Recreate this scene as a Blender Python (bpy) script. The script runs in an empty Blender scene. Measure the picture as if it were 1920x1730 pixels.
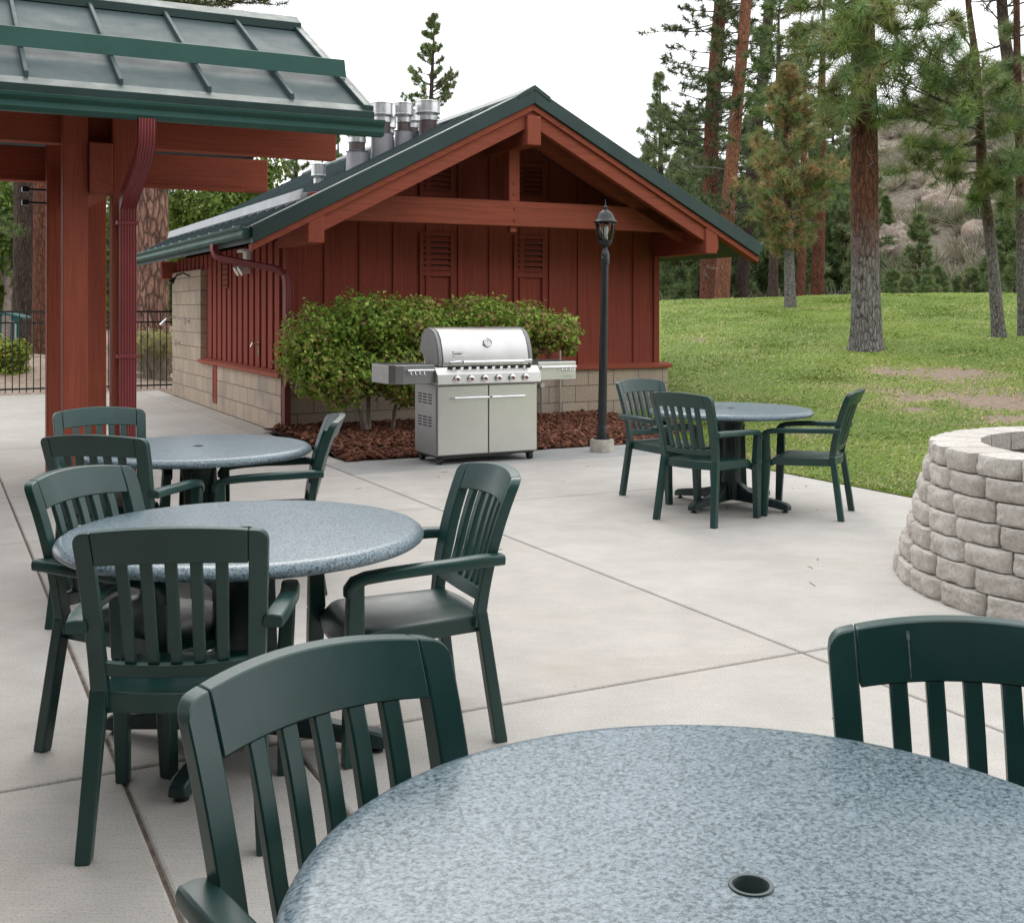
import bpy, bmesh, math, random
import numpy as np
from mathutils import Vector, Matrix, noise as mnoise

# ------------------------------------------------------------------ camera, sky, sun, exposure
SC = bpy.context.scene
COL = SC.collection
F, CX, HY, CAMH = 2150.0, 960.0, 579.0, 1.5        # photo pixels (1920 x 1730): focal length, centre, horizon
cam = bpy.data.cameras.new("camera")
cam.sensor_width = 36.0
cam.sensor_fit = 'HORIZONTAL'
cam.lens = 36.0 * F / 1920.0
cam.shift_y = -(865.0 - HY) / 1920.0
cam.clip_start = 0.05
cam.clip_end = 2000.0
cam_ob = bpy.data.objects.new("camera", cam)
cam_ob.location = (0, 0, CAMH)
cam_ob.rotation_euler = (math.radians(90), 0, 0)
COL.objects.link(cam_ob)
SC.camera = cam_ob

SUN_EL, SUN_AZ = 42.0, -9.0                         # azimuth from +Y towards +X: ahead and a little to the left, veiled by cloud
world = bpy.data.worlds.new("World")
SC.world = world
world.use_nodes = True
wn = world.node_tree
bg = wn.nodes["Background"]
sky = wn.nodes.new("ShaderNodeTexSky")
sky.sky_type = 'NISHITA'
sky.sun_disc = False
sky.sun_elevation = math.radians(SUN_EL)
sky.sun_rotation = math.radians(SUN_AZ)
sky.air_density = 1.2
sky.dust_density = 2.0
tc = wn.nodes.new("ShaderNodeTexCoord")
cn = wn.nodes.new("ShaderNodeTexNoise")
cn.inputs["Scale"].default_value = 2.1
cn.inputs["Detail"].default_value = 7
cn.inputs["Roughness"].default_value = 0.55
cr = wn.nodes.new("ShaderNodeValToRGB")
cr.color_ramp.elements[0].position = 0.24
cr.color_ramp.elements[0].color = (0.35, 0.35, 0.35, 1)
cr.color_ramp.elements[1].position = 0.36
cr.color_ramp.elements[1].color = (1, 1, 1, 1)
mixw = wn.nodes.new("ShaderNodeMixRGB")
mixw.inputs[2].default_value = (15.2, 15.5, 16.0, 1)
wn.links.new(tc.outputs["Generated"], cn.inputs["Vector"])
wn.links.new(cn.outputs["Fac"], cr.inputs[0])
wn.links.new(cr.outputs[0], mixw.inputs[0])
wn.links.new(sky.outputs[0], mixw.inputs[1])
wn.links.new(mixw.outputs[0], bg.inputs[0])
bg.inputs[1].default_value = 0.1

sun = bpy.data.lights.new("sun", 'SUN')
sun.energy = 0.85
sun.angle = math.radians(30)
sun.color = (1.0, 0.95, 0.88)
sun_ob = bpy.data.objects.new("sun", sun)
_az, _el = math.radians(SUN_AZ), math.radians(SUN_EL)
_d = Vector((math.sin(_az) * math.cos(_el), math.cos(_az) * math.cos(_el), math.sin(_el)))
sun_ob.rotation_euler = _d.to_track_quat('Z', 'Y').to_euler()
sun_ob.location = _d * 40
COL.objects.link(sun_ob)

SC.view_settings.view_transform = 'Standard'
SC.view_settings.look = 'None'
SC.view_settings.exposure = 0.26
SC.view_settings.gamma = 1.0

# ------------------------------------------------------------------ helpers
TH = math.radians(26.9)                              # the buildings and slabs are all laid out on one grid
CT, ST = math.cos(TH), math.sin(TH)


def ab(a, b, z=0.0):                                 # grid coordinates -> world
    return Vector((a * CT - b * ST, a * ST + b * CT, z))


def to_ab(x, y):
    return x * CT + y * ST, -x * ST + y * CT


def at(px, py, Y):                                   # where a photo pixel lies at depth Y
    return Vector(((px - CX) / F * Y, Y, CAMH - (py - HY) / F * Y))


def lerp(a, b, t):
    return a + (b - a) * t


def sstep(a, b, x):
    t = min(1.0, max(0.0, (x - a) / (b - a)))
    return t * t * (3 - 2 * t)


class MB:
    def __init__(s):
        s.v, s.f = [], []

    def add(s, vs, fs):
        o = len(s.v)
        s.v += [tuple(p) for p in vs]
        s.f += [tuple(i + o for i in f) for f in fs]

    def hexa(s, p):                                  # 4 bottom then 4 top points
        s.add(p, [(3, 2, 1, 0), (4, 5, 6, 7), (0, 1, 5, 4), (1, 2, 6, 5), (2, 3, 7, 6), (3, 0, 4, 7)])

    def box(s, x0, x1, y0, y1, z0, z1):
        s.hexa([(x0, y0, z0), (x1, y0, z0), (x1, y1, z0), (x0, y1, z0),
                (x0, y0, z1), (x1, y0, z1), (x1, y1, z1), (x0, y1, z1)])

    def taper(s, c0, w0, d0, c1, w1, d1):            # a post between two rectangles
        p = []
        for c, w, d in ((c0, w0, d0), (c1, w1, d1)):
            x, y, z = c
            p += [(x - w / 2, y - d / 2, z), (x + w / 2, y - d / 2, z), (x + w / 2, y + d / 2, z), (x - w / 2, y + d / 2, z)]
        s.hexa(p)

    def sweep(s, path, section, hint, scales=None, cap=True):
        path = [Vector(p) for p in path]
        hint = Vector(hint)
        n, m = len(path), len(section)
        vs = []
        for i, p in enumerate(path):
            t = (path[min(i + 1, n - 1)] - path[max(i - 1, 0)]).normalized()
            side = (hint - t * hint.dot(t)).normalized()
            up = side.cross(t)
            k = scales[i] if scales else 1.0
            vs += [p + side * (a * k) + up * (b * k) for a, b in section]
        fs = []
        for i in range(n - 1):
            for j in range(m):
                j2 = (j + 1) % m
                fs.append((i * m + j, i * m + j2, (i + 1) * m + j2, (i + 1) * m + j))
        if cap:
            fs.append(tuple(range(m - 1, -1, -1)))
            fs.append(tuple(range((n - 1) * m, n * m)))
        s.add(vs, fs)

    def tube(s, path, r, n=8, cap=True):
        path = [Vector(p) for p in path]
        d = (path[-1] - path[0])
        hint = Vector((1, 0.13, 0.07)) if abs(d.x) < max(abs(d.y), abs(d.z)) else Vector((0.1, 1, 0.1))
        rs = r if isinstance(r, (list, tuple)) else [r] * len(path)
        sec = [(math.cos(2 * math.pi * k / n), math.sin(2 * math.pi * k / n)) for k in range(n)]
        s.sweep(path, sec, hint, rs, cap)

    def lathe(s, prof, n=32, c=(0, 0, 0)):
        vs, fs, idx = [], [], []
        for r, z in prof:
            if r < 1e-6:
                idx.append([len(vs)] * n)
                vs.append((c[0], c[1], c[2] + z))
            else:
                idx.append(list(range(len(vs), len(vs) + n)))
                vs += [(c[0] + r * math.cos(2 * math.pi * k / n), c[1] + r * math.sin(2 * math.pi * k / n), c[2] + z) for k in range(n)]
        for i in range(len(prof) - 1):
            A, B = idx[i], idx[i + 1]
            for k in range(n):
                q = []
                for w in (A[k], A[(k + 1) % n], B[(k + 1) % n], B[k]):
                    if w not in q:
                        q.append(w)
                if len(q) > 2:
                    fs.append(tuple(q))
        s.add(vs, fs)

    def prism(s, poly, axis, t0, t1):                # poly in the two other axes, extruded along axis
        def P(a, b, t):
            return (t, a, b) if axis == 'x' else ((a, t, b) if axis == 'y' else (a, b, t))
        n = len(poly)
        vs = [P(a, b, t0) for a, b in poly] + [P(a, b, t1) for a, b in poly]
        fs = [tuple(range(n)), tuple(range(2 * n - 1, n - 1, -1))]
        fs += [(i, i + n, (i + 1) % n + n, (i + 1) % n) for i in range(n)]
        s.add(vs, fs)

    def grid(s, rows):                               # rows of points, an open sheet
        n, m = len(rows), len(rows[0])
        s.add([p for r in rows for p in r],
              [(i * m + j, i * m + j + 1, (i + 1) * m + j + 1, (i + 1) * m + j) for i in range(n - 1) for j in range(m - 1)])

    def solid(s, top, bot):                          # closed slab between two grids of points
        n, m = len(top), len(top[0])
        o = n * m
        vs = [p for r in top for p in r] + [p for r in bot for p in r]
        fs = []
        for i in range(n - 1):
            for j in range(m - 1):
                q = (i * m + j, i * m + j + 1, (i + 1) * m + j + 1, (i + 1) * m + j)
                fs.append(q)
                fs.append(tuple(k + o for k in reversed(q)))
        ring = [j for j in range(m)] + [i * m + m - 1 for i in range(1, n)] + [(n - 1) * m + j for j in range(m - 2, -1, -1)] + [i * m for i in range(n - 2, 0, -1)]
        for k in range(len(ring)):
            a, b = ring[k], ring[(k + 1) % len(ring)]
            fs.append((b, a, a + o, b + o))
        s.add(vs, fs)

    def build(s, name, mat, parent=None, bevel=0.0, smooth=None, seg=2):
        me = bpy.data.meshes.new(name)
        bm = bmesh.new()
        vv = [bm.verts.new(p) for p in s.v]
        for f in s.f:
            try:
                bm.faces.new([vv[i] for i in f])
            except ValueError:
                pass
        bmesh.ops.recalc_face_normals(bm, faces=bm.faces)
        if smooth is not None:
            for f in bm.faces:
                f.smooth = True
        bm.to_mesh(me)
        bm.free()
        if smooth is not None:
            me.set_sharp_from_angle(angle=math.radians(smooth))
        me.materials.append(mat)
        ob = bpy.data.objects.new(name, me)
        COL.objects.link(ob)
        if parent is not None:
            ob.parent = parent
        if bevel:
            m = ob.modifiers.new("bevel", 'BEVEL')
            m.width = bevel
            m.segments = seg
            m.limit_method = 'ANGLE'
            m.angle_limit = math.radians(38)
        return ob


def np_mesh(name, verts, faces, mat, parent=None, cols=None, smooth=False):
    verts = np.ascontiguousarray(verts, dtype=np.float32)
    faces = np.ascontiguousarray(faces, dtype=np.int32)
    me = bpy.data.meshes.new(name)
    M, k = faces.shape
    me.vertices.add(len(verts))
    me.vertices.foreach_set("co", verts.ravel())
    me.loops.add(M * k)
    me.loops.foreach_set("vertex_index", faces.ravel())
    me.polygons.add(M)
    me.polygons.foreach_set("loop_start", np.arange(0, M * k, k, dtype=np.int32))
    if smooth:
        me.polygons.foreach_set("use_smooth", np.ones(M, dtype=bool))
    if cols is not None:
        at_ = me.color_attributes.new("tint", 'FLOAT_COLOR', 'POINT')
        c4 = np.ones((len(verts), 4), dtype=np.float32)
        c4[:, :3] = cols
        at_.data.foreach_set("color", c4.ravel())
    me.update(calc_edges=True)
    me.materials.append(mat)
    ob = bpy.data.objects.new(name, me)
    COL.objects.link(ob)
    if parent is not None:
        ob.parent = parent
    return ob


def tag(o, label, cat, group=None):
    o["label"] = label
    o["category"] = cat
    if group:
        o["group"] = group
    return o


def thing(name, label, cat, loc=(0, 0, 0), rz=0.0, group=None):
    o = bpy.data.objects.new(name, None)
    o.empty_display_size = 0.2
    o.location = loc
    o.rotation_euler = (0, 0, rz)
    COL.objects.link(o)
    return tag(o, label, cat, group)


def kind(o, k):
    o["kind"] = k
    return o


def dup(root, loc, rz, label):
    r = root.copy()
    COL.objects.link(r)
    r.location = loc
    r.rotation_euler = (0, 0, rz)
    r["label"] = label
    for ch in list(root.children):
        c = ch.copy()
        COL.objects.link(c)
        c.parent = r
        for g in list(ch.children):
            d = g.copy()
            COL.objects.link(d)
            d.parent = c
    return r


# ------------------------------------------------------------------ materials
class Mat:
    def __init__(s, name):
        s.m = bpy.data.materials.new(name)
        s.m.use_nodes = True
        s.t = s.m.node_tree
        s.b = s.t.nodes["Principled BSDF"]

    def n(s, typ, **kw):
        nd = s.t.nodes.new("ShaderNode" + typ)
        for k, v in kw.items():
            if hasattr(nd, k) and k not in nd.inputs:
                setattr(nd, k, v)
            else:
                nd.inputs[k].default_value = v
        return nd

    def l(s, a, b):
        s.t.links.new(a, b)

    def coords(s, scale=(1, 1, 1), kind_="Object"):
        c = s.n("TexCoord")
        m = s.n("Mapping")
        m.inputs["Scale"].default_value = scale
        s.l(c.outputs[kind_], m.inputs["Vector"])
        return m.outputs["Vector"]

    def noise(s, vec, scale, detail=4, rough=0.55, dist=0.0):
        nd = s.n("TexNoise")
        nd.inputs["Scale"].default_value = scale
        nd.inputs["Detail"].default_value = detail
        nd.inputs["Roughness"].default_value = rough
        nd.inputs["Distortion"].default_value = dist
        s.l(vec, nd.inputs["Vector"])
        return nd.outputs["Fac"]

    def ramp(s, fac, stops):
        nd = s.n("ValToRGB")
        e = nd.color_ramp.elements
        while len(e) < len(stops):
            e.new(0.5)
        for el, (p, c) in zip(e, stops):
            el.position = p
            el.color = (c, c, c, 1) if isinstance(c, (int, float)) else (*c, 1)
        s.l(fac, nd.inputs[0])
        return nd.outputs[0]

    def mix(s, fac, a, b, mode='MIX'):
        nd = s.n("MixRGB", blend_type=mode)
        for k, x in ((0, fac), (1, a), (2, b)):
            if isinstance(x, (int, float)):
                nd.inputs[k].default_value = x if k == 0 else (x, x, x, 1)
            elif isinstance(x, tuple):
                nd.inputs[k].default_value = (*x, 1)
            else:
                s.l(x, nd.inputs[k])
        return nd.outputs[0]

    def math(s, op, a, b=0.0, clamp=False):
        nd = s.n("Math", operation=op, use_clamp=clamp)
        for k, x in ((0, a), (1, b)):
            if isinstance(x, (int, float)):
                nd.inputs[k].default_value = x
            else:
                s.l(x, nd.inputs[k])
        return nd.outputs[0]

    def bump(s, h, strength=0.3, dist=0.01):
        nd = s.n("Bump")
        nd.inputs["Strength"].default_value = strength
        nd.inputs["Distance"].default_value = dist
        s.l(h, nd.inputs["Height"])
        s.l(nd.outputs[0], s.b.inputs["Normal"])

    def set(s, color=None, rough=None, metal=None, spec=None, coat=None):
        for k, x in (("Base Color", color), ("Roughness", rough), ("Metallic", metal), ("Specular IOR Level", spec), ("Coat Weight", coat)):
            if x is None:
                continue
            if isinstance(x, (int, float)):
                s.b.inputs[k].default_value = x
            elif isinstance(x, tuple):
                s.b.inputs[k].default_value = (*x, 1)
            else:
                s.l(x, s.b.inputs[k])
        return s


def plain(name, col, rough=0.5, metal=0.0, var=0.12, scale=6.0, bump=0.0, bscale=120.0, spec=0.5):
    M = Mat(name)
    v = M.coords()
    f = M.noise(v, scale, 5)
    lo = tuple(c * (1 - var) for c in col)
    hi = tuple(min(1, c * (1 + var)) for c in col)
    M.set(M.ramp(f, [(0.3, lo), (0.7, hi)]), M.ramp(M.noise(v, scale * 2.3, 3), [(0.3, max(0.02, rough - 0.06)), (0.7, min(1, rough + 0.06))]), metal, spec)
    if bump:
        M.bump(M.noise(v, bscale, 3), bump, 0.002)
    return M.m


def wood(name, col, sc, rough=0.62):
    M = Mat(name)
    v = M.coords(sc)
    g = M.noise(v, 1.0, 6, 0.65, 0.4)
    blot = M.noise(M.coords(), 1.7, 4, 0.6)
    c1 = M.ramp(g, [(0.28, tuple(c * 0.68 for c in col)), (0.5, col), (0.75, tuple(c * 1.22 for c in col))])
    c2 = M.mix(M.ramp(blot, [(0.35, 0.0), (0.72, 0.45)]), c1, tuple(lerp(c, k, 0.55) * 0.86 for c, k in zip(col, (0.2, 0.075, 0.055))))
    crack = M.ramp(M.noise(M.coords(tuple(k * 1.7 for k in sc)), 1.0, 3, 0.5), [(0.20, 0.45), (0.27, 1.0)])
    M.set(M.mix(1.0, c2, crack, 'MULTIPLY'), rough + 0.1, 0.0, 0.1)
    M.bump(g, 0.35, 0.004)
    return M.m


RED = (0.315, 0.085, 0.053)
M_WOOD_V = wood("red stained wood upright", RED, (38, 38, 1.6))
M_WOOD_X = wood("red stained wood lengthwise", RED, (1.6, 38, 38))
M_WOOD_Y = wood("red stained wood crosswise", RED, (38, 1.6, 38))
M_SIDING = wood("red stained siding", (0.265, 0.063, 0.044), (46, 46, 1.2), 0.7)
M_RED_METAL = plain("red painted downspout", (0.200, 0.036, 0.040), 0.36, 0, 0.14, 3)
M_GREEN_TRIM = plain("dark green painted metal", (0.030, 0.058, 0.053), 0.42, 0.0, 0.15, 2.2, spec=0.3)
M_GUTTER = plain("green painted gutter", (0.036, 0.095, 0.080), 0.52, 0.0, 0.12, 2.2, spec=0.14)
M_DARK_METAL = plain("black painted metal", (0.017, 0.018, 0.021), 0.38, 0.0, 0.2, 9)
M_FENCE = plain("black iron", (0.014, 0.019, 0.019), 0.42, 0.0, 0.2, 9)
M_RUBBER = plain("black rubber", (0.012, 0.012, 0.013), 0.6, 0, 0.2, 20)
M_GALV = plain("galvanised steel", (0.62, 0.62, 0.62), 0.36, 0.85, 0.12, 9)
M_CHROME = plain("chrome", (0.75, 0.75, 0.76), 0.14, 1.0, 0.05, 9)
M_PIPE = plain("weathered brown vent pipe", (0.115, 0.085, 0.085), 0.5, 0.25, 0.3, 7)
M_FLASH = plain("grey vent flashing", (0.30, 0.29, 0.31), 0.45, 0.3, 0.15, 5)
M_WHITE = plain("white enamel", (0.75, 0.75, 0.73), 0.35, 0, 0.05, 9)
M_FOOTING = plain("pale cast concrete", (0.40, 0.37, 0.32), 0.9, 0, 0.22, 14, 0.5, 150)
M_TWIG = plain("grey twig", (0.23, 0.19, 0.16), 0.85, 0, 0.3, 9)
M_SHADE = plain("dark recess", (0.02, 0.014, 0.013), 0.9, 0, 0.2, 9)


def roof_metal():
    M = Mat("weathered green roof panel")
    v = M.coords()
    f = M.noise(v, 1.3, 6, 0.6)
    fine = M.noise(M.coords((30, 4, 4)), 1.0, 4, 0.6)
    c = M.ramp(f, [(0.25, (0.048, 0.074, 0.076)), (0.75, (0.072, 0.100, 0.103))])
    M.set(M.mix(0.18, c, fine, 'OVERLAY'), M.ramp(M.noise(v, 4, 4), [(0.3, 0.50), (0.7, 0.62)]), 0.0, 0.12)
    M.bump(M.noise(v, 2.2, 2), 0.12, 0.01)
    return M.m


M_ROOF = roof_metal()


def block_mat():
    M = Mat("tan split-face block")
    c = M.n("TexCoord")
    sp = M.n("SeparateXYZ")
    M.l(c.outputs["Object"], sp.inputs[0])
    u = M.math('ADD', sp.outputs[0], sp.outputs[1])
    cb = M.n("CombineXYZ")
    M.l(u, cb.inputs[0])
    M.l(sp.outputs[2], cb.inputs[1])
    br = M.n("TexBrick")
    br.offset = 0.5
    br.inputs["Scale"].default_value = 1.0
    br.inputs["Mortar Size"].default_value = 0.006
    br.inputs["Mortar Smooth"].default_value = 0.25
    br.inputs["Brick Width"].default_value = 0.41
    br.inputs["Row Height"].default_value = 0.2235
    br.inputs["Color1"].default_value = (0.50, 0.405, 0.315, 1)
    br.inputs["Color2"].default_value = (0.43, 0.345, 0.265, 1)
    br.inputs["Mortar"].default_value = (0.15, 0.125, 0.105, 1)
    M.l(cb.outputs[0], br.inputs["Vector"])
    v = c.outputs["Object"]
    sp1 = M.noise(v, 55, 4, 0.7)
    stain = M.noise(v, 1.6, 5, 0.6)
    col = M.mix(1.0, br.outputs["Color"], M.ramp(sp1, [(0.3, 0.5), (0.5, 1.0), (0.72, 1.3)]), 'MULTIPLY')
    col = M.mix(M.ramp(stain, [(0.5, 0.0), (0.72, 0.6)]), col, (0.24, 0.22, 0.21))
    M.set(col, 0.92, 0.0, 0.2)
    h = M.mix(0.35, sp1, M.ramp(br.outputs["Fac"], [(0.0, 1.0), (1.0, 0.0)]))
    M.bump(h, 0.8, 0.012)
    return M.m


M_BLOCK = block_mat()


def concrete_mat(name, tint=(1, 1, 1), base=0.475):
    M = Mat(name)
    v = M.coords()
    big = M.noise(v, 0.55, 6, 0.62)
    mid = M.noise(v, 3.3, 6, 0.65, 0.3)
    fine = M.noise(v, 150, 3, 0.65)
    c = M.ramp(big, [(0.28, tuple(base * 0.86 * k * t for k, t in zip((1.0, 0.945, 0.87), tint))),
                     (0.72, tuple(base * 1.07 * k * t for k, t in zip((1.0, 0.95, 0.88), tint)))])
    c = M.mix(0.5, c, M.ramp(mid, [(0.3, 0.41), (0.7, 0.60)]), 'OVERLAY')
    broom = M.noise(M.coords((6, 120, 6)), 1.0, 3, 0.6)
    c = M.mix(0.30, c, M.ramp(broom, [(0.3, 0.40), (0.7, 0.60)]), 'OVERLAY')
    c = M.mix(1.0, c, M.ramp(fine, [(0.29, 0.52), (0.45, 1.0), (0.72, 1.12)]), 'MULTIPLY')
    # rusty and grey stains of their own shape
    st = M.noise(M.coords((0.55, 1.7, 1)), 1.0, 5, 0.6, 0.8)
    c = M.mix(M.ramp(st, [(0.58, 0.0), (0.76, 0.36)]), c, (0.34, 0.275, 0.21))
    vo = M.n("TexVoronoi")
    vo.inputs["Scale"].default_value = 3.4
    M.l(v, vo.inputs["Vector"])
    c = M.mix(M.ramp(vo.outputs["Distance"], [(0.0, 0.85), (0.035, 0.0)]), c, (0.14, 0.115, 0.10))
    geo = M.n("NewGeometry")
    c = M.mix(1.0, c, M.ramp(geo.outputs["Random Per Island"], [(0.0, (0.94, 0.92, 0.90)), (1.0, (1.03, 1.03, 1.03))]), 'MULTIPLY')
    M.set(c, M.ramp(mid, [(0.3, 0.72), (0.7, 0.88)]), 0.0, 0.3)
    M.bump(M.mix(0.4, fine, mid), 0.25, 0.003)
    return M.m


M_CONC = concrete_mat("patio concrete")
M_CONC_PAD = concrete_mat("newer bluish concrete", (0.93, 0.985, 1.05), 0.41)
M_JOINT = plain("dirt packed joint", (0.15, 0.115, 0.09), 0.95, 0, 0.5, 25)


def granite_mat():
    M = Mat("speckled blue green laminate")
    v = M.coords((1, 1, 1))
    a = M.noise(v, 122, 3, 0.6, 0.5)
    b = M.noise(M.coords((0.8, 1.3, 1)), 260, 1, 0.5, 0.5)
    big = M.noise(v, 2.0, 3)
    c = M.ramp(a, [(0.37, (0.024, 0.056, 0.066)), (0.44, (0.092, 0.140, 0.164)), (0.51, (0.158, 0.214, 0.246)), (0.60, (0.196, 0.254, 0.290)), (0.68, (0.26, 0.318, 0.355))])
    c = M.mix(M.ramp(b, [(0.30, 0.85), (0.38, 0.0)]), c, (0.022, 0.05, 0.06))
    c = M.mix(M.ramp(b, [(0.63, 0.0), (0.74, 0.55)]), c, (0.40, 0.45, 0.50))
    M.set(c, M.ramp(big, [(0.3, 0.28), (0.7, 0.36)]), 0.0, 0.5)
    M.bump(M.noise(v, 260, 2), 0.04, 0.001)
    return M.m


M_GRANITE = granite_mat()


def resin_mat():
    M = Mat("dark green moulded resin")
    oi = M.n("ObjectInfo")
    v = M.coords()
    off = M.n("VectorMath", operation='ADD')
    M.l(v, off.inputs[0])
    M.l(oi.outputs["Location"], off.inputs[1])
    o = off.outputs[0]
    f = M.noise(o, 5, 5, 0.6)
    grain = M.noise(o, 420, 2, 0.5)
    c = M.ramp(f, [(0.3, (0.0070, 0.038, 0.0325)), (0.7, (0.0115, 0.052, 0.045))])
    scuff = M.noise(o, 23, 6, 0.75, 1.5)
    c = M.mix(M.ramp(scuff, [(0.60, 0.0), (0.78, 0.42)]), c, (0.055, 0.085, 0.08))
    c = M.mix(1.0, c, M.ramp(oi.outputs["Random"], [(0.0, 0.85), (1.0, 1.2)]), 'MULTIPLY')
    r = M.ramp(M.noise(o, 9, 4), [(0.3, 0.30), (0.7, 0.42)])
    M.set(c, r, 0.0, 0.55)
    M.bump(grain, 0.16, 0.0012)
    return M.m


M_RESIN = resin_mat()


def steel_mat(name, col, rough, sc):
    M = Mat(name)
    v = M.coords(sc)
    g = M.noise(v, 1.0, 4, 0.6)
    sm = M.noise(M.coords(), 2.6, 5, 0.6)
    c = M.mix(M.ramp(sm, [(0.4, 0.0), (0.75, 0.5)]), col, tuple(k * 0.78 for k in col))
    M.set(c, M.mix(0.4, M.ramp(g, [(0.3, rough - 0.07), (0.7, rough + 0.08)]), M.ramp(sm, [(0.3, rough - 0.05), (0.7, rough + 0.13)])), 1.0)
    M.bump(g, 0.06, 0.001)
    return M.m


M_STEEL = steel_mat("brushed stainless steel", (0.66, 0.65, 0.62), 0.34, (3, 3, 260))
M_STEEL_LID = steel_mat("stainless grill lid", (0.60, 0.59, 0.57), 0.33, (3, 260, 260))
M_STEEL_DARK = steel_mat("grey enamelled steel", (0.30, 0.30, 0.30), 0.42, (60, 60, 6))


def attr_mat(name, rough=0.6, trans=0.25, spec=0.3):
    M = Mat(name)
    a = M.n("Attribute", attribute_name="tint")
    M.set(a.outputs["Color"], rough, 0.0, spec)
    if trans:
        tr = M.n("BsdfTranslucent")
        M.l(M.mix(0.4, a.outputs["Color"], (0.25, 0.32, 0.05), 'MIX'), tr.inputs["Color"])
        mx = M.n("MixShader")
        mx.inputs[0].default_value = trans
        M.l(M.b.outputs[0], mx.inputs[1])
        M.l(tr.outputs[0], mx.inputs[2])
        M.l(mx.outputs[0], M.t.nodes["Material Output"].inputs["Surface"])
    return M.m


M_LEAF = attr_mat("leaf", 0.55, 0.42, 0.2)
M_NEEDLE = attr_mat("pine needle", 0.5, 0.18, 0.35)
M_GRASS = attr_mat("grass blade", 0.6, 0.25, 0.25)
M_CHIP = attr_mat("bark chip", 0.85, 0.0, 0.2)
M_BRUSH = attr_mat("dry brush", 0.85, 0.1, 0.1)


def bark_mat(name, plate, plate2, crack, grey_z=None, grey=(0.30, 0.28, 0.26), sc=(15, 15, 4), cw=0.18, gmin=0.5):
    M = Mat(name)
    c = M.n("TexCoord")
    wv = M.n("Mapping")
    wv.inputs["Scale"].default_value = sc
    M.l(c.outputs["Object"], wv.inputs["Vector"])

    def cells(scale, warp, wscale):
        dn = M.n("TexNoise")
        dn.inputs["Scale"].default_value = wscale
        dn.inputs["Detail"].default_value = 5
        dn.inputs["Roughness"].default_value = 0.65
        M.l(wv.outputs[0], dn.inputs["Vector"])
        sc_ = M.n("VectorMath", operation='SCALE')
        M.l(dn.outputs["Color"], sc_.inputs[0])
        sc_.inputs["Scale"].default_value = warp
        ad = M.n("VectorMath", operation='ADD')
        M.l(wv.outputs[0], ad.inputs[0])
        M.l(sc_.outputs[0], ad.inputs[1])
        vo = M.n("TexVoronoi", feature='DISTANCE_TO_EDGE')
        vo.inputs["Scale"].default_value = scale
        M.l(ad.outputs[0], vo.inputs["Vector"])
        vc = M.n("TexVoronoi")
        vc.inputs["Scale"].default_value = scale
        M.l(ad.outputs[0], vc.inputs["Vector"])
        return vo.outputs["Distance"], vc.outputs["Color"]
    e, cellc = cells(1.0, 1.5, 0.9)
    e2, _ = cells(2.6, 1.0, 2.0)
    fine = M.noise(wv.outputs[0], 4, 7, 0.75)
    gate = M.noise(wv.outputs[0], 0.55, 3)
    sepc = M.n("SeparateColor")
    M.l(cellc, sepc.inputs[0])
    pc = M.mix(sepc.outputs[0], plate, plate2)
    pc = M.mix(1.0, pc, M.ramp(fine, [(0.28, 0.45), (0.5, 1.0), (0.72, 1.4)]), 'MULTIPLY')
    if grey_z is not None:
        sp = M.n("SeparateXYZ")
        M.l(c.outputs["Object"], sp.inputs[0])
        z = M.math('ADD', sp.outputs[2], M.math('MULTIPLY', M.noise(c.outputs["Object"], 2.6, 6, 0.75), 2.2))
        gm = M.ramp(M.math('DIVIDE', z, grey_z * 2.0), [(0.46, 1.0), (0.72, 0.0)])
        gc = M.mix(1.0, grey, M.ramp(fine, [(0.3, 0.5), (0.7, 1.4)]), 'MULTIPLY')
        pc = M.mix(gm, pc, gc)
    ck = M.math('MULTIPLY', M.ramp(e, [(0.0, 1.0), (cw, 0.0)]), M.ramp(gate, [(0.35, gmin), (0.65, 1.0)]))
    ck2 = M.math('MULTIPLY', M.ramp(e2, [(0.0, 0.6), (0.10, 0.0)]), M.ramp(gate, [(0.35, 1.0), (0.65, 0.3)]))
    col = M.mix(M.math('MAXIMUM', ck, ck2), pc, crack)
    M.set(col, 0.9, 0.0, 0.15)
    M.bump(M.mix(0.45, M.ramp(e, [(0.0, 0.0), (0.25, 1.0)]), fine), 1.0, 0.03)
    return M.m


M_BARK_RED = bark_mat("reddish pine bark", (0.215, 0.085, 0.050), (0.16, 0.075, 0.05), (0.035, 0.018, 0.014))
M_BARK_ORANGE = bark_mat("orange pine bark", (0.31, 0.135, 0.075), (0.22, 0.10, 0.065), (0.06, 0.03, 0.02))
M_BARK_DARK = bark_mat("dark pine bark", (0.105, 0.072, 0.058), (0.075, 0.055, 0.048), (0.02, 0.016, 0.014))
M_BARK_MAIN = bark_mat("red pine bark with a grey foot", (0.200, 0.080, 0.045), (0.135, 0.062, 0.040), (0.028, 0.016, 0.013), 2.6, (0.30, 0.285, 0.27), (17, 17, 4.2))
M_BARK_YOUNG = bark_mat("young pine bark with a grey foot", (0.155, 0.075, 0.045), (0.12, 0.065, 0.045), (0.03, 0.02, 0.018), 2.9, (0.29, 0.275, 0.255), (26, 26, 7))
M_BARK_PLATE = bark_mat("broad plated pine bark", (0.37, 0.215, 0.165), (0.27, 0.15, 0.115), (0.045, 0.026, 0.02), None, (0, 0, 0), (8, 8, 2.2), 0.24, 0.85)
M_BRANCH = plain("pine branch bark", (0.050, 0.040, 0.034), 0.9, 0, 0.35, 6)
M_GREY_BRANCH = plain("dead grey branch", (0.19, 0.18, 0.17), 0.9, 0, 0.3, 6)


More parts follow.
